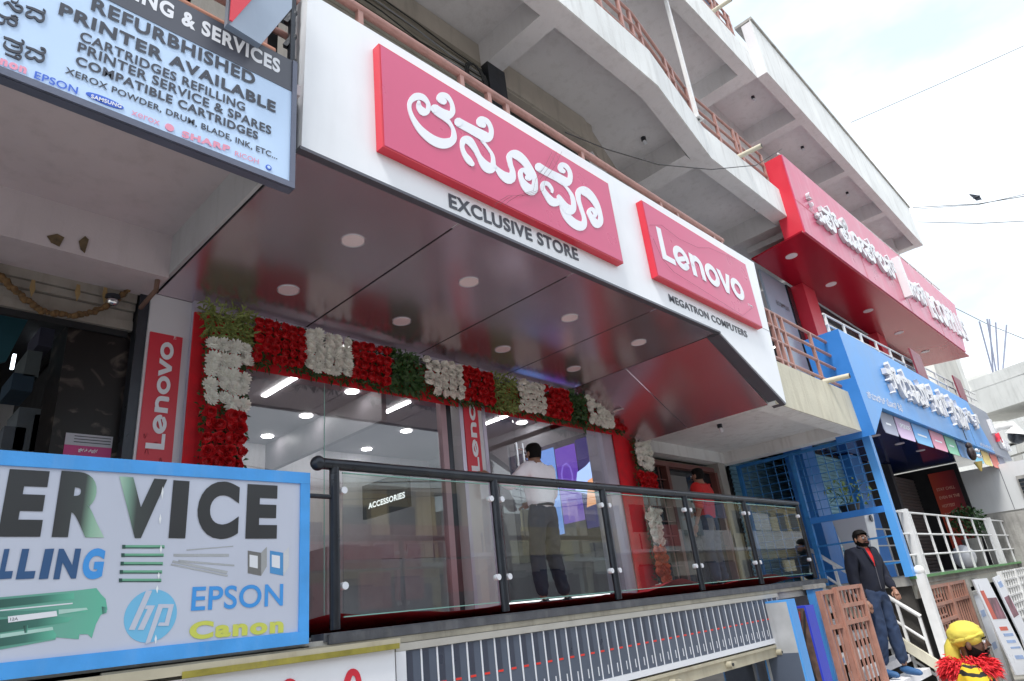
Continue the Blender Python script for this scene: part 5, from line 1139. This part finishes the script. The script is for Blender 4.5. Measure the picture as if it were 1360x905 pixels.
for k in range(5):
    y = 408 + k * 31; x = 455 - k * 3; f = lambda *p: PB.px(*zs(*p))
    B().poly(PB, [f(x, y - 6), f(x + 153, y - 6), f(x + 153, y + 6), f(x, y + 6)], .0005, .002).build('printed_rod', GRN, sv); B().poly(PB, [f(x - 4, y - 7), f(x + 8, y - 7), f(x + 8, y + 7), f(x - 4, y + 7)], .002, .003).build('printed_cap', GD, sv)
    B().poly(PB, [f(x + 8, y + 2), f(x + 150, y + 2), f(x + 150, y + 6), f(x + 8, y + 6)], .002, .0025).build('printed_shade', GD, sv)
RG = M('grey rod print', (.42, .44, .47), .4)
for q4 in ([(642, 434), (846, 434), (846, 444), (642, 444)], [(660, 456), (866, 474), (866, 480), (660, 464)], [(640, 458), (842, 498), (838, 508), (636, 466)], [(632, 470), (842, 512), (840, 518), (632, 476)], [(690, 418), (862, 404), (862, 407), (690, 422)]):
    B().poly(PB, [f(*p) for p in q4], .0005, .002).build('printed_rod', RG, sv)
for x, m, m2 in ((916, M('grey cartridge print', (.17, .17, .17), .4), M('grey side print', (.36, .37, .38), .4)), (998, M('blue cartridge print', (.08, .30, .62), .4), M('pale side print', (.62, .64, .68), .4))):
    B().poly(PB, [f(x, 422), f(x + 48, 430), f(x + 48, 515), f(x, 505)], .0005, .002).build('printed_cartridge', m, sv); B().poly(PB, [f(x + 49, 430), f(x + 70, 408), f(x + 70, 480), f(x + 49, 515)], .0005, .002).build('printed_cartridge_side', m2, sv)
    B().poly(PB, [f(x + 6, 437), f(x + 36, 442), f(x + 36, 488), f(x + 6, 482)], .002, .003).build('printed_label', PRW, sv)
# big green toner cartridge picture
h = lambda x, y: PB.px(x / 4.89, 720 + y / 4.89)
TG = [ramp_mat('toner print %d' % i, 0, ((0, a), (.72, a2), (1, (.13, .50, .36)))) for i, (a, a2) in enumerate((((.09, .26, .22), (.15, .42, .33)), ((.015, .035, .035), (.05, .17, .14)), ((.04, .12, .11), (.10, .32, .26))))]
for pp, m, e in (([(-400, 400), (0, 360), (500, 315), (625, 300), (655, 340), (685, 370), (697, 440), (650, 480), (620, 540), (595, 625), (570, 600), (515, 600), (510, 632), (360, 620), (360, 635), (0, 700), (-400, 760)], TG[0], .002),
                 ([(-400, 415), (0, 375), (480, 330), (480, 372), (0, 428), (-400, 480)], TG[1], .003), ([(-400, 545), (50, 500), (365, 485), (470, 490), (440, 520), (0, 590), (-400, 640)], TG[1], .003), ([(-400, 660), (0, 620), (340, 570), (365, 600), (360, 625), (0, 680), (-400, 740)], TG[1], .003),
                 ([(0, 442), (470, 395), (470, 403), (0, 450)], PRW, .0035), ([(-300, 470), (0, 455), (560, 430), (560, 455), (375, 470), (0, 488), (-300, 510)], TG[2], .0028), ([(380, 440), (560, 428), (570, 440), (380, 470)], M('toner glint', (.45, .68, .62), .4), .0032), ([(0, 600), (340, 552), (345, 572), (0, 625)], M('toner glint', (.45, .68, .62), .4), .0033), ([(150, 545), (180, 540), (176, 590), (158, 592)], TG[1], .0036), ([(660, 420), (695, 425), (690, 460), (665, 470)], TG[2], .0036)):
    B().poly(PB, [h(*p) for p in pp], .0005, e).build('printed_toner', m, sv)
B().poly(PB, [h(50, 485), h(365, 448), h(370, 482), h(52, 525)], .003, .0042).build('printed_label', PRW, sv)
b = B(); text(b, PB, '12A', h(65, 0 + 500)[0], h(115, 500)[0], h(65, 512)[1], h(65, 494)[1], .0048); b.build('lettering', INK, sv)
PEEL = M('peeled white', (.85, .88, .92), .5)
for px_, py_, h_ in ((218, 622, .05), (215, 655, .06), (212, 690, .05), (213, 730, .04), (210, 765, .03), (208, 783, .035), (206, 850, .04)):
    p = PB.px(px_, py_); B().poly(PB, [(p[0], p[1] + h_ / 2), (p[0] + .006, p[1] + .004), (p[0] + .003, p[1] - h_ / 2), (p[0] - .004, p[1])], .0005, .0045).build('peeled_tear', PEEL, sv)
B().rect(PB, LX, br_ + .02, bb - .05, bb - .012, -.1, -.02).build('support_bar', BLACKM, sv)

# ================================================================== brown grille window behind the right end of the railing
t = thing('grille_window', (8.1, 5.1, 0), 'dark window with brown frame and mesh under the low slab', 'window')
WF = M('maroon frame', (.16, .06, .05), .5, 0, .1); Z1 = 1.80
B().box(7.7, 10.25, 5.2, 5.24, .0, Z1).build('glazing', DKGL, t)
for a, b_, c1_, d1_ in ((7.68, 7.76, 0, Z1), (8.72, 8.80, 0, Z1), (10.2, 10.28, 0, Z1), (7.76, 10.2, Z1 - .001, Z1 + .07)): B().box(a, b_, 5.1, 5.2, c1_, d1_).build('frame', WF, t)
for k in range(1, 5): B().bar((7.76 + k * .2, 5.14, .1), (7.76 + k * .2, 5.14, Z1), .014).build('mesh_bar', WF, t)
for k in range(1, 9): B().bar((7.76, 5.14, k * .2), (8.72, 5.14, k * .2), .014).build('mesh_bar', WF, t)
for k in range(1, 4): B().bar((9.4 + k * .2, 5.17, .1), (9.4 + k * .2, 5.17, Z1 - .2), .014).build('mesh_bar', BLACKM, t)
for k in range(3, 7): B().bar((9.4, 5.17, k * .22), (10.2, 5.17, k * .22), .014).build('mesh_bar', BLACKM, t)
B().box(8.8, 9.4, 5.19, 5.2, .9, 1.7).build('pale_pane', M('pale pane', (.20, .20, .20), .4), t)

# ================================================================== wires and bird
def wire(pts, r, label, parent=None):
    t = thing('overhead_wire', tuple(pts[0]), label, 'wire', 'thin wires'); b = B(); P = []
    for i in range(len(pts) - 1):
        for k in range(8):
            f = k / 8; p = V(pts[i]).lerp(V(pts[i + 1]), f); P.append(p)
    P.append(V(pts[-1])); b.tube(P, r, 5).build('strand', CABLE, t); return t
XW = XP(30); wv = lambda x, y, pl=XW: pl.w(*pl.px(x, y))
GW = M('grey wire', (.25, .26, .28), .6)
wire([wv(1130, 163), wv(1240, 115), wv(1400, 43)], .012, 'single wire slanting up across the sky at the upper right')
wire([wv(1212, 276), wv(1300, 271), wv(1420, 251)], .016, 'upper wire of the pair in the middle right sky')
wire([wv(1216, 278), wv(1300, 272), wv(1420, 245)], .012, 'wire crossing just above the flying bird')
wire([wv(1219, 295), wv(1300, 297), wv(1420, 291)], .014, 'lowest nearly level wire in the right sky')
wire([wv(1258, 404), wv(1310, 430), wv(1420, 475)], .012, 'wire sloping down from the end of the red fascia')
PWr = YP(2.72)
wire([PWr.w(*PWr.px(*p), .05) for p in ((745, 180), (800, 202), (870, 222), (940, 228), (1000, 222), (1035, 200))], .006, 'pale cable drooping in front of the middle balconies')
t = thing('bird', tuple(wv(1297, 262)), 'small dark bird flying in the right sky', 'bird')
c0 = wv(1297, 262); b = B(); b.ball(c0, .08, 8, 6, 0, (.7, 1.6, .7)); b.build('body', BLACKM, t)
for s_ in (-1, 1): B().add([c0 + V((0, -.1, .03)), c0 + V((0, .12, .03)), c0 + V((0, .12 + s_ * .07, .18 * s_ + .03)), c0 + V((0, .02 + s_ * .15, .22 * s_ + .03))], [(0, 1, 2, 3)]).build('wing', BLACKM, t)

# ================================================================== the other side of the street (seen only in reflections)
random.seed(31)
OC = [(.72, .62, .38), (.60, .58, .56), (.74, .70, .60), (.74, .60, .34), (.58, .57, .56), (.70, .64, .55), (.75, .66, .42)]
OCN = ['ochre', 'grey', 'cream', 'mustard', 'dark grey', 'buff', 'sand']
xo = -22
for k in range(8):
    w = random.uniform(9, 13); hgt = random.choice((4.6, 5.4, 6.6)); y1 = -13
    t = thing('street_building', (xo, y1, GZ), '%s building across the street' % (OCN + ['pale'])[k], 'building', 'buildings across the street')
    B().box(xo, xo + w - .3, y1 - 8, y1, GZ, hgt).build('wall', M('facade %d' % (k % 7), OC[k % 7], .9, 0, .15, 1, .2, 10, streak=.3, stain=(.2, .17, .13)), t)
    for fl in range(3):
        z = .0 + fl * 3.0
        if z + 2.2 > hgt: break
        B().box(xo - .1, xo + w - .2, y1, y1 + .8, z + 2.2, z + 2.35).build('balcony_slab', CONC, t)
        for j in range(int(w / 2.2)):
            B().box(xo + .6 + j * 2.2, xo + 1.9 + j * 2.2, y1 + .0, y1 + .03, z + .3, z + 1.7).build('window', DKGL, t)
    sc = random.choice(((.45, .10, .11), (.7, .7, .7), (.5, .36, .25), (.72, .64, .42)))
    B().box(xo + 1, xo + w - 2, y1 + .8, y1 + .95, 2.2, 3.3).build('shop_board', M('board %d' % k, sc, .5), t)
    B().box(xo + .5, xo + w - 1, y1 + .02, y1 + .3, GZ, 1.6 + 0 * k).build('shop_opening', M('shop dark %d' % (k % 2), ((.06, .05, .06), (.2, .18, .2))[k % 2], .6), t)
    for j in range(4):
        bc = random.choice(((.50, .14, .15), (.14, .22, .36), (.8, .8, .8), (.7, .66, .6), (.34, .40, .42), (.72, .66, .45), (.3, .3, .32)))
        bx0 = xo + random.uniform(.3, w - 3); bz = random.uniform(.2, 4.2); B().box(bx0, bx0 + random.uniform(1, 2.6), y1 + .96, y1 + 1.0 + .05 * j, bz, bz + random.uniform(.5, 1.1)).build('wall_board', M('street board %d%d' % (k, j), bc, .5), t)
    for j in range(int(w / 1.1)): B().box(xo + j * 1.1, xo + j * 1.1 + .05, y1 + .72, y1 + .78, 2.36, 3.1).build('railing_post', BLACKM, t)
    for j in range(3): B().tube([(xo, y1 + 1.6 + j * .3, 5 + j * .3), (xo + w / 2, y1 + 1.8, 4.5 + j * .3), (xo + w, y1 + 1.6, 5 + j * .3)], .02, 4).build('loose_wire', CABLE, t)
    xo += w

# ================================================================== people
def skinmesh(name, chains, mat, parent, sub=2, label=None):
    """chains: lists of (x, y, z, rx, ry); points with equal coordinates are shared; first point of first chain is the root"""
    vs = []; rad = []; es = []; idx = {}
    def gi(p):
        k = (round(p[0], 3), round(p[1], 3), round(p[2], 3))
        if k not in idx: idx[k] = len(vs); vs.append(p[:3]); rad.append((p[3], p[4] if len(p) > 4 else p[3]))
        return idx[k]
    for ch in chains:
        ids = [gi(p) for p in ch]
        es += [(a, b) for a, b in zip(ids, ids[1:]) if a != b]
    me = bpy.data.meshes.new(name); me.from_pydata(vs, es, []); ob = bpy.data.objects.new(name, me); C.objects.link(ob)
    sk = ob.modifiers.new('s', 'SKIN'); sk.use_smooth_shade = True
    if not me.skin_vertices: me.skin_vertices.new()
    for i, r in enumerate(rad): me.skin_vertices[0].data[i].radius = r; me.skin_vertices[0].data[i].use_root = (i == 0)
    sb = ob.modifiers.new('u', 'SUBSURF'); sb.levels = sub; sb.render_levels = sub
    dg = bpy.context.evaluated_depsgraph_get(); m2 = bpy.data.meshes.new_from_object(ob.evaluated_get(dg))
    bpy.data.objects.remove(ob); o = bpy.data.objects.new(name, m2); C.objects.link(o); m2.materials.clear(); m2.materials.append(mat)
    m2.polygons.foreach_set('use_smooth', [True] * len(m2.polygons)); o.parent = parent
    if label: o['label'] = label
    return o
from mathutils import noise as mnoise
def folds(o, amp, sc=9., st=(1, 1, .45)):
    me = o.data
    for v in me.vertices:
        p = V((v.co.x * sc * st[0], v.co.y * sc * st[1], v.co.z * sc * st[2]))
        q = mnoise.noise(p + V((7, 3, 1)) + mnoise.noise_vector(p * .5) * 1.2)
        v.co += v.normal * (amp * (1 - abs(q) * 3.2))
    me.update()
class LB(B):                                     # builder in the parent's own space
    def build(s, name, mat, parent, **k):
        off = wloc(parent); s.v = [p + off for p in s.v]; return B.build(s, name, mat, parent, **k)
def hand(parent, w, d, side, mat, grip=.5):
    """five-fingered hand at wrist w pointing along d"""
    d = V(d).normalized(); up = V((0, 0, 1)) if abs(d.z) < .8 else V((0, 1, 0)); x = d.cross(up).normalized() * side; n = x.cross(d) * side; w = V(w); b = LB()
    b.tube([w, w + d * .03, w + d * .075, w + d * .09], [.024, .034, .036, .030], 8)
    for k, (o_, l) in enumerate(((-.027, .062), (-.009, .075), (.009, .07), (.027, .055))):
        p = w + d * .085 + x * o_; q = p + d * l * .5 - n * l * .15 * grip; e = q + d * l * (.5 - .35 * grip) - n * l * .5 * grip
        b.tube([p - d * .01, q, e], [.0095, .0088, .0065], 6)
    p = w + d * .03 - x * .03; b.tube([p, p + d * .03 - x * .022, p + d * .062 - x * .02 - n * .01], [.012, .010, .007], 6)
    return b.build('hand', mat, parent)
def person(loc, yaw, H, label, J, cl, group=None, pitch=0, skin=SKIN, look=0.):
    s = H / 1.72; t = thing('person', loc, label, 'person', group); t.rotation_euler = (0, 0, R(yaw))
    q = lambda p: tuple(c * s for c in p)
    pel, spi, che, nek = J.get('pel', (0, 0, .95)), J.get('spi', (0, .0, 1.12)), J.get('che', (0, -.005, 1.32)), J.get('nek', (0, -.01, 1.46)); hd = V(J.get('head', (0, .02, 1.59)))
    sh = {-1: J.get('shL', (-.185, -.01, 1.41)), 1: J.get('shR', (.185, -.01, 1.41))}
    el = {-1: J.get('elL', (-.25, -.03, 1.13)), 1: J.get('elR', (.25, -.03, 1.13))}; wr = {-1: J.get('wrL', (-.24, .08, .89)), 1: J.get('wrR', (.24, .08, .89))}
    hip = {-1: (-.095, 0, .90), 1: (.095, 0, .90)}; kn = {-1: J.get('knL', (-.11, .02, .50)), 1: J.get('knR', (.11, .02, .50))}; an = {-1: J.get('anL', (-.12, -.02, .09)), 1: J.get('anR', (.12, -.02, .09))}
    A = lambda p, r, r2=None: (p[0] * s, p[1] * s, p[2] * s, r * s, (r2 or r) * s)
    ch = [[A(pel, .13, .095), A(spi, .12, .085), A(che, .145, .095), A(nek, .055, .055), A(tuple(hd + V((0, -.005, -.06))), .062, .066), A(tuple(hd), .076, .092), A(tuple(hd + V((0, -.01, .065))), .062, .076)]]
    for k in (-1, 1):
        ch.append([A(che, .145, .095), A(sh[k], .058), A(el[k], .040), A(wr[k], .026)]); ch.append([A(pel, .13, .095), A(hip[k], .088), A(kn[k], .056), A(an[k], .036)])
    skinmesh('body', ch, skin, t)
    m = lambda a, b_, f: tuple(a[i] + (b_[i] - a[i]) * f for i in range(3))
    w_ = cl.get('wide', 1.06); top = [[A((pel[0], pel[1], pel[2] - .09 + cl.get('hem', 0) * .3), .160 * w_, .124 * w_), A(spi, .158 * w_, .120 * w_), A(che, .178 * w_, .130 * w_), A(m(che, nek, .68), .10, .09)]]
    for k in (-1, 1): top.append([A(che, .178 * w_, .130 * w_), A(sh[k], .084 * w_), A(el[k], .062 * w_), A(m(el[k], wr[k], cl.get('sleeve', .9)), .042)])
    if cl.get('top'): folds(skinmesh('shirt', top, cl['top'], t, 3), .009 * s, 8)
    leg = [[A(m(pel, spi, .75), .140, .108), A(pel, .148, .110)]]
    for k in (-1, 1): leg.append([A(pel, .148, .110), A(hip[k], .110), A(kn[k], .082), A(m(kn[k], an[k], .95), .066)])
    if cl.get('legs'): folds(skinmesh('trousers', leg, cl['legs'], t, 3), .008 * s, 11, (1, 1, .8))
    for k in (-1, 1):
        b = LB(); a = V(an[k]) * s; b.tube([a + V((0, -.06, -.02)) * s, a + V((0, 0, -.035)) * s, a + V((0, .08, -.05)) * s, a + V((0, .17, -.062)) * s, a + V((0, .20, -.07)) * s], [.030 * s, .045 * s, .042 * s, .034 * s, .015 * s], 10); b.build('shoe', cl.get('shoe', BLACKM), t)
        hand(t, V(wr[k]) * s, (V(wr[k]) - V(el[k])) * .7 + V(J.get('hd%d' % k, (0, .0, 0))), k, skin, cl.get('grip', .5))
    h = hd * s; rot = Matrix.Rotation(R(look), 3, 'Z')
    hp_ = lambda x, y, z: h + rot @ (V((x, y, z)) * s)
    b = LB()
    if cl.get('hair', True):
        n = 22
        rows = [(0, .0, .124), (1, .046, .116), (2, .074, .092), (3, .085, .055), (4, .086, .010), (5, .076, -.055)]
        vs = []
        for _, rr, z in rows:
            for j in range(n):
                a = 2 * math.pi * j / n; fy = math.sin(a); fr_ = max(0, fy)
                zz = z if z > .05 else z + (.065 - z) * min(1, fr_ * 1.6) * (1 if z < .06 else 0)
                kk = 1 + .05 * math.sin(j * 5.1 + z * 90)
                vs.append(hp_(math.cos(a) * rr * .98 * kk, (fy * rr * (1.0 if fy > 0 else 1.16)) * kk - .006, zz + (.012 * fr_ if z < .06 else 0)))
        b.add(vs, [(i * n + j, i * n + (j + 1) % n, (i + 1) * n + (j + 1) % n, (i + 1) * n + j) for i in range(5) for j in range(n)], 0, True); b.build('hair', HAIR, t)
    for k in (-1, 1):
        b = LB(); b.ball(hp_(k * .082, -.005, -.005), .024 * s, 8, 6, 0, (.4, .7, 1.2)); b.build('ear', skin, t)
        b = LB(); b.ball(hp_(k * .030, .080, .010), .011 * s, 8, 6); b.build('eye', PRW, t); b = LB(); b.ball(hp_(k * .030, .089, .009), .005 * s, 6, 5); b.build('pupil', INK, t)
        b = LB(); b.tube([hp_(k * .014, .090, .030), hp_(k * .034, .090, .034), hp_(k * .052, .078, .028)], .005 * s, 5); b.build('eyebrow', HAIR, t)
    b = LB(); b.add([hp_(-.008, .088, .018), hp_(.008, .088, .018), hp_(.019, .090, -.022), hp_(-.019, .090, -.022), hp_(0, .115, -.018), hp_(0, .094, .022)], [(0, 3, 4, 5), (1, 5, 4, 2), (3, 2, 4)], 0, True); b.build('nose', skin, t)
    b = LB(); b.tube([hp_(-.024, .084, -.048), hp_(0, .092, -.046), hp_(.024, .084, -.048)], .006 * s, 6); b.build('mouth', M('lips', (.16, .05, .045), .5), t)
    if cl.get('beard'):
        b = LB(); n = 11; vs = []
        for z, rr in ((-.050, .080), (-.064, .076), (-.080, .062), (-.096, .036)):
            for j in range(n):
                a = R(-20 + 220 * j / (n - 1)); vs.append(hp_(math.cos(a) * rr * .96, math.sin(a) * rr * 1.16 - .0 if z > -.09 else math.sin(a) * .05 + .02, z + (.045 if z > -.06 and (j <= 1 or j >= 9) else (.02 if z > -.06 and (j in (2, 8)) else 0))))
        b.add(vs, [(i * n + j, i * n + j + 1, (i + 1) * n + j + 1, (i + 1) * n + j) for i in range(3) for j in range(n - 1)], 0, True); b.tube([hp_(-.032, .078, -.042), hp_(-.014, .093, -.034), hp_(.014, .093, -.034), hp_(.032, .078, -.042)], .0055 * s, 5); b.build('beard', HAIR, t)
    if cl.get('glasses'):
        b = LB()
        for k in (-1, 1):
            b.tube([hp_(k * .010, .098, .02), hp_(k * .050, .094, .022), hp_(k * .048, .094, -.008), hp_(k * .014, .098, -.008), hp_(k * .010, .098, .02)], .0035 * s, 5); b.tube([hp_(k * .05, .094, .02), hp_(k * .084, .0, .018)], .003 * s, 5)
        b.tube([hp_(-.01, .099, .015), hp_(.01, .099, .015)], .003 * s, 5); b.build('glasses', BLACKM, t)
    return t, s, hp_
SHW = M('white shirt', (.85, .82, .88), .8, 0, .06, 6, .5, 9); TRN = M('dark trousers', (.014, .02, .045), .8, 0, .15, 8, .3, 20)
JEAN = M('blue jeans', (.018, .036, .085), .8, 0, .25, 6, .5, 14); NAVY = M('navy hoodie', (.006, .008, .020), .95, 0, .15, 8, .5, 12); REDC = M('red shirt', (.50, .012, .012), .8, 0, .1, 8, .4, 12)
# man opening the shop door, seen from behind
py = 4.58; pp = YP(py).px(736, 812); hz2 = YP(py).px(716, 589)[1]
t, s, hp_ = person((pp[0], py, .02), 2, (hz2 - .02), 'person in a white shirt and dark trousers with back turned, reaching for the glass door', {
    'elL': (-.36, .08, 1.24), 'wrL': (-.50, .24, 1.36), 'elR': (.29, .04, 1.16), 'wrR': (.12, .24, 1.10), 'knL': (-.13, .03, .5), 'anL': (-.14, .0, .09), 'knR': (.13, .02, .5), 'anR': (.19, -.03, .09), 'head': (-.02, .015, 1.59)},
    {'top': SHW, 'legs': TRN, 'hem': .25, 'sleeve': .55})
b = LB(); b.tube([(.142 * s * math.cos(a), .112 * s * math.sin(a), 1.03 * s) for a in [k * math.pi / 10 for k in range(21)]], .016, 6); b.build('belt', BLACKM, t)
b = LB(); b.tube([(.062 * s * math.cos(a), -.01 + .060 * s * math.sin(a), 1.465 * s) for a in [k * math.pi / 8 for k in range(17)]], .016, 6); b.build('collar', SHW, t)
# man in a red shirt at the grille window
py = 4.45; pp = YP(py).px(925, 621); t, s, hp_ = person((pp[0], py, .02), 5, pp[1] - .02, 'person in a red shirt and blue jeans seen from behind at the grille window', {'elR': (.27, .05, 1.14), 'wrR': (.16, .28, 1.08)}, {'top': REDC, 'legs': JEAN, 'hem': .1, 'sleeve': .1})
# man standing on the stairs
t, s, hp_ = person((9.95, 3.15, -1.20), 158, 1.79, 'bearded person with glasses in a navy zip hoodie and jeans standing on the stairs', {
    'elL': (-.27, .0, 1.14), 'wrL': (-.15, .19, .95), 'elR': (.25, -.04, 1.13), 'wrR': (.24, .06, .86), 'hd-1': (.03, .0, -.06), 'knL': (-.10, .03, .50), 'anL': (-.12, .04, .09), 'knR': (.10, .02, .50), 'anR': (.12, -.08, .09), 'head': (0, .05, 1.585)},
    {'top': NAVY, 'legs': JEAN, 'hem': .0, 'sleeve': .95, 'shoe': M('blue shoe', (.03, .10, .24), .6), 'beard': True, 'glasses': True, 'wide': 1.16}, look=-12)
b = LB(); b.add([(-.055 * s, .085, 1.47 * s), (.055 * s, .085, 1.47 * s), (.035 * s, .130, 1.36 * s), (.0, .142, 1.24 * s), (-.035 * s, .130, 1.36 * s), (-.06 * s, .03, 1.50 * s), (.06 * s, .03, 1.50 * s)], [(0, 4, 3, 2, 1), (5, 0, 1, 6)], 0, True); b.build('red_shirt_front', REDC, t)
b = LB(); b.tube([(0, .144, 1.24 * s), (0, .138, 1.1 * s), (0, .135, .98 * s)], .004, 5); b.build('zip', M('zip grey', (.12, .12, .14), .4), t)
for k in (-1, 1): b = LB(); b.tube([(k * .075 * s, .02, 1.50 * s), (k * .062 * s, .10, 1.46 * s), (k * .02 * s, .148, 1.27 * s)], [.02, .018, .008], 6); b.build('collar', NAVY, t)
# drummer in costume at street level
YEL = M('yellow scarf', (.62, .52, .08), .8, 0, .15, 8, .4, 12); TIG = M('tiger print', (.66, .42, .02), .8, 0, .1, 8, 0)
nt = TIG.node_tree; b0 = nt.nodes['Principled BSDF']; wv_ = N(nt, 'ShaderNodeTexWave'); wv_.bands_direction = 'Z'; wv_.inputs['Scale'].default_value = 7; wv_.inputs['Distortion'].default_value = 7; wv_.inputs['Detail Scale'].default_value = 1.3
tcm = N(nt, 'ShaderNodeTexCoord'); rr = N(nt, 'ShaderNodeValToRGB'); rr.color_ramp.elements[0].position = .42; rr.color_ramp.elements[1].position = .48; rr.color_ramp.elements[0].color = (.01, .01, .01, 1); rr.color_ramp.elements[1].color = (.66, .44, .02, 1)
nt.links.new(tcm.outputs['Object'], wv_.inputs[0]); nt.links.new(wv_.outputs[0], rr.inputs[0]); nt.links.new(rr.outputs[0], b0.inputs['Base Color'])
dp = YP(1.2).px(1267, 822)
t, s, hp_ = person((dp[0], 1.2, GZ + .004), 192, dp[1] - GZ - .02, 'costumed person in a yellow head scarf and red feather collar beating a drum', {
    'elL': (-.25, .10, 1.12), 'wrL': (-.16, .33, 1.06), 'elR': (.26, .08, 1.13), 'wrR': (.20, .32, 1.02), 'head': (0, .05, 1.58), 'che': (0, .02, 1.32), 'nek': (0, .015, 1.46)},
    {'top': TIG, 'legs': YEL, 'hem': 0, 'sleeve': .12, 'hair': False, 'beard': True, 'grip': .9}, skin=SKIND, look=-8)
b = LB(); b.ball(hp_(0, -.016, .055), .1, 30, 22, 0, (.94 * s, 1.06 * s, .84 * s)); b.tube([hp_(.086 * math.cos(a), .094 * math.sin(a) - .012, .036 + .022 * math.sin(a)) for a in [k * math.pi / 12 for k in range(25)]], .011, 7); folds(b.build('head_scarf', YEL, t), .006, 22, (1, .5, 1.6))
b = LB(); b.tube([hp_(-.0, -.09, .03), hp_(.0, -.12, -.02), hp_(.0, -.135, -.10), hp_(.0, -.145, -.20)], [.035, .042, .045, .05], 8); b.build('scarf_tail', YEL, t)
b = LB(); random.seed(12)
for k in range(6500):
    a = random.uniform(0, 6.283); rr_ = random.uniform(.085, .165); z = 1.47 - (rr_ - .10) * .62 + random.uniform(-.03, .03)
    p = V((math.cos(a) * rr_ * 1.05, math.sin(a) * rr_ * .85 - .01, z)) * s; dr = V((math.cos(a), math.sin(a), random.uniform(-.9, .7))).normalized(); sd = dr.cross(V((random.uniform(-1, 1), random.uniform(-1, 1), 1))).normalized() * .0045
    l = random.uniform(.025, .07); b.add([p, p + dr * l * .6 + sd, p + dr * l + V((0, 0, -.015)), p + dr * l * .6 - sd], [(0, 1, 2, 3)])
o = b.build('feather_collar', M('red feathers', (.70, .02, .03), .8, 0, .2, 30, 0), t, recalc=False); o['kind'] = 'stuff'
b = LB(); b.tube([(-.24, -.10, 1.28 * s), (-.26, -.16, 1.1 * s), (-.24, -.16, .92 * s), (-.2, -.14, .8 * s)], [.06, .09, .10, .05], 10); b.build('sash', M('lime cloth', (.55, .60, .05), .8, 0, .1, 8, .3, 12), t)
dm_ = V((dp[0], 1.2, GZ)) + Matrix.Rotation(R(192), 3, 'Z') @ V((0, .42, 1.0))
t2 = thing('drum', tuple(dm_), 'round wooden drum with a pale skin and pink cloth in front of the drummer', 'drum')
ax = V((.25, -.55, .8)).normalized(); b = B(); b.tube([dm_ - ax * .30, dm_ - ax * .12, dm_], [.13, .20, .18], 20); b.build('shell', M('drum wood', (.22, .10, .04), .5, 0, .2, 6, .1), t2)
b = B(); b.tube([dm_ + ax * .001, dm_ + ax * .012], .172, 20); b.build('skin', M('drum skin', (.50, .38, .26), .6, 0, .1, 10, .1), t2)
xx = ax.cross(V((0, 0, 1))).normalized(); yy = ax.cross(xx)
b = B(); b.tube([dm_ + (xx * math.cos(a) + yy * math.sin(a)) * .185 for a in [k * math.pi / 10 for k in range(21)]], .013, 6); b.build('hoop', BLACKM, t2)
b = B(); b.tube([dm_ + xx * .02 + yy * .20, dm_ - xx * .1 + yy * .22 + V((0, 0, .02)), dm_ - xx * .2 + yy * .17], [.03, .045, .02], 8); b.build('pink_cloth', M('pink cloth', (.75, .12, .25), .8), t2)
t2 = thing('drum_stick', tuple(dm_), 'dark thick stick held over the drum', 'stick'); hw = V((dp[0], 1.2, GZ)) + Matrix.Rotation(R(192), 3, 'Z') @ (V((-.16, .36, 1.06)) * s)
B().tube([hw + V((-.02, .05, -.04)), hw + V((.02, -.12, .14))], .014, 8).build('shaft', BLACKM, t2)
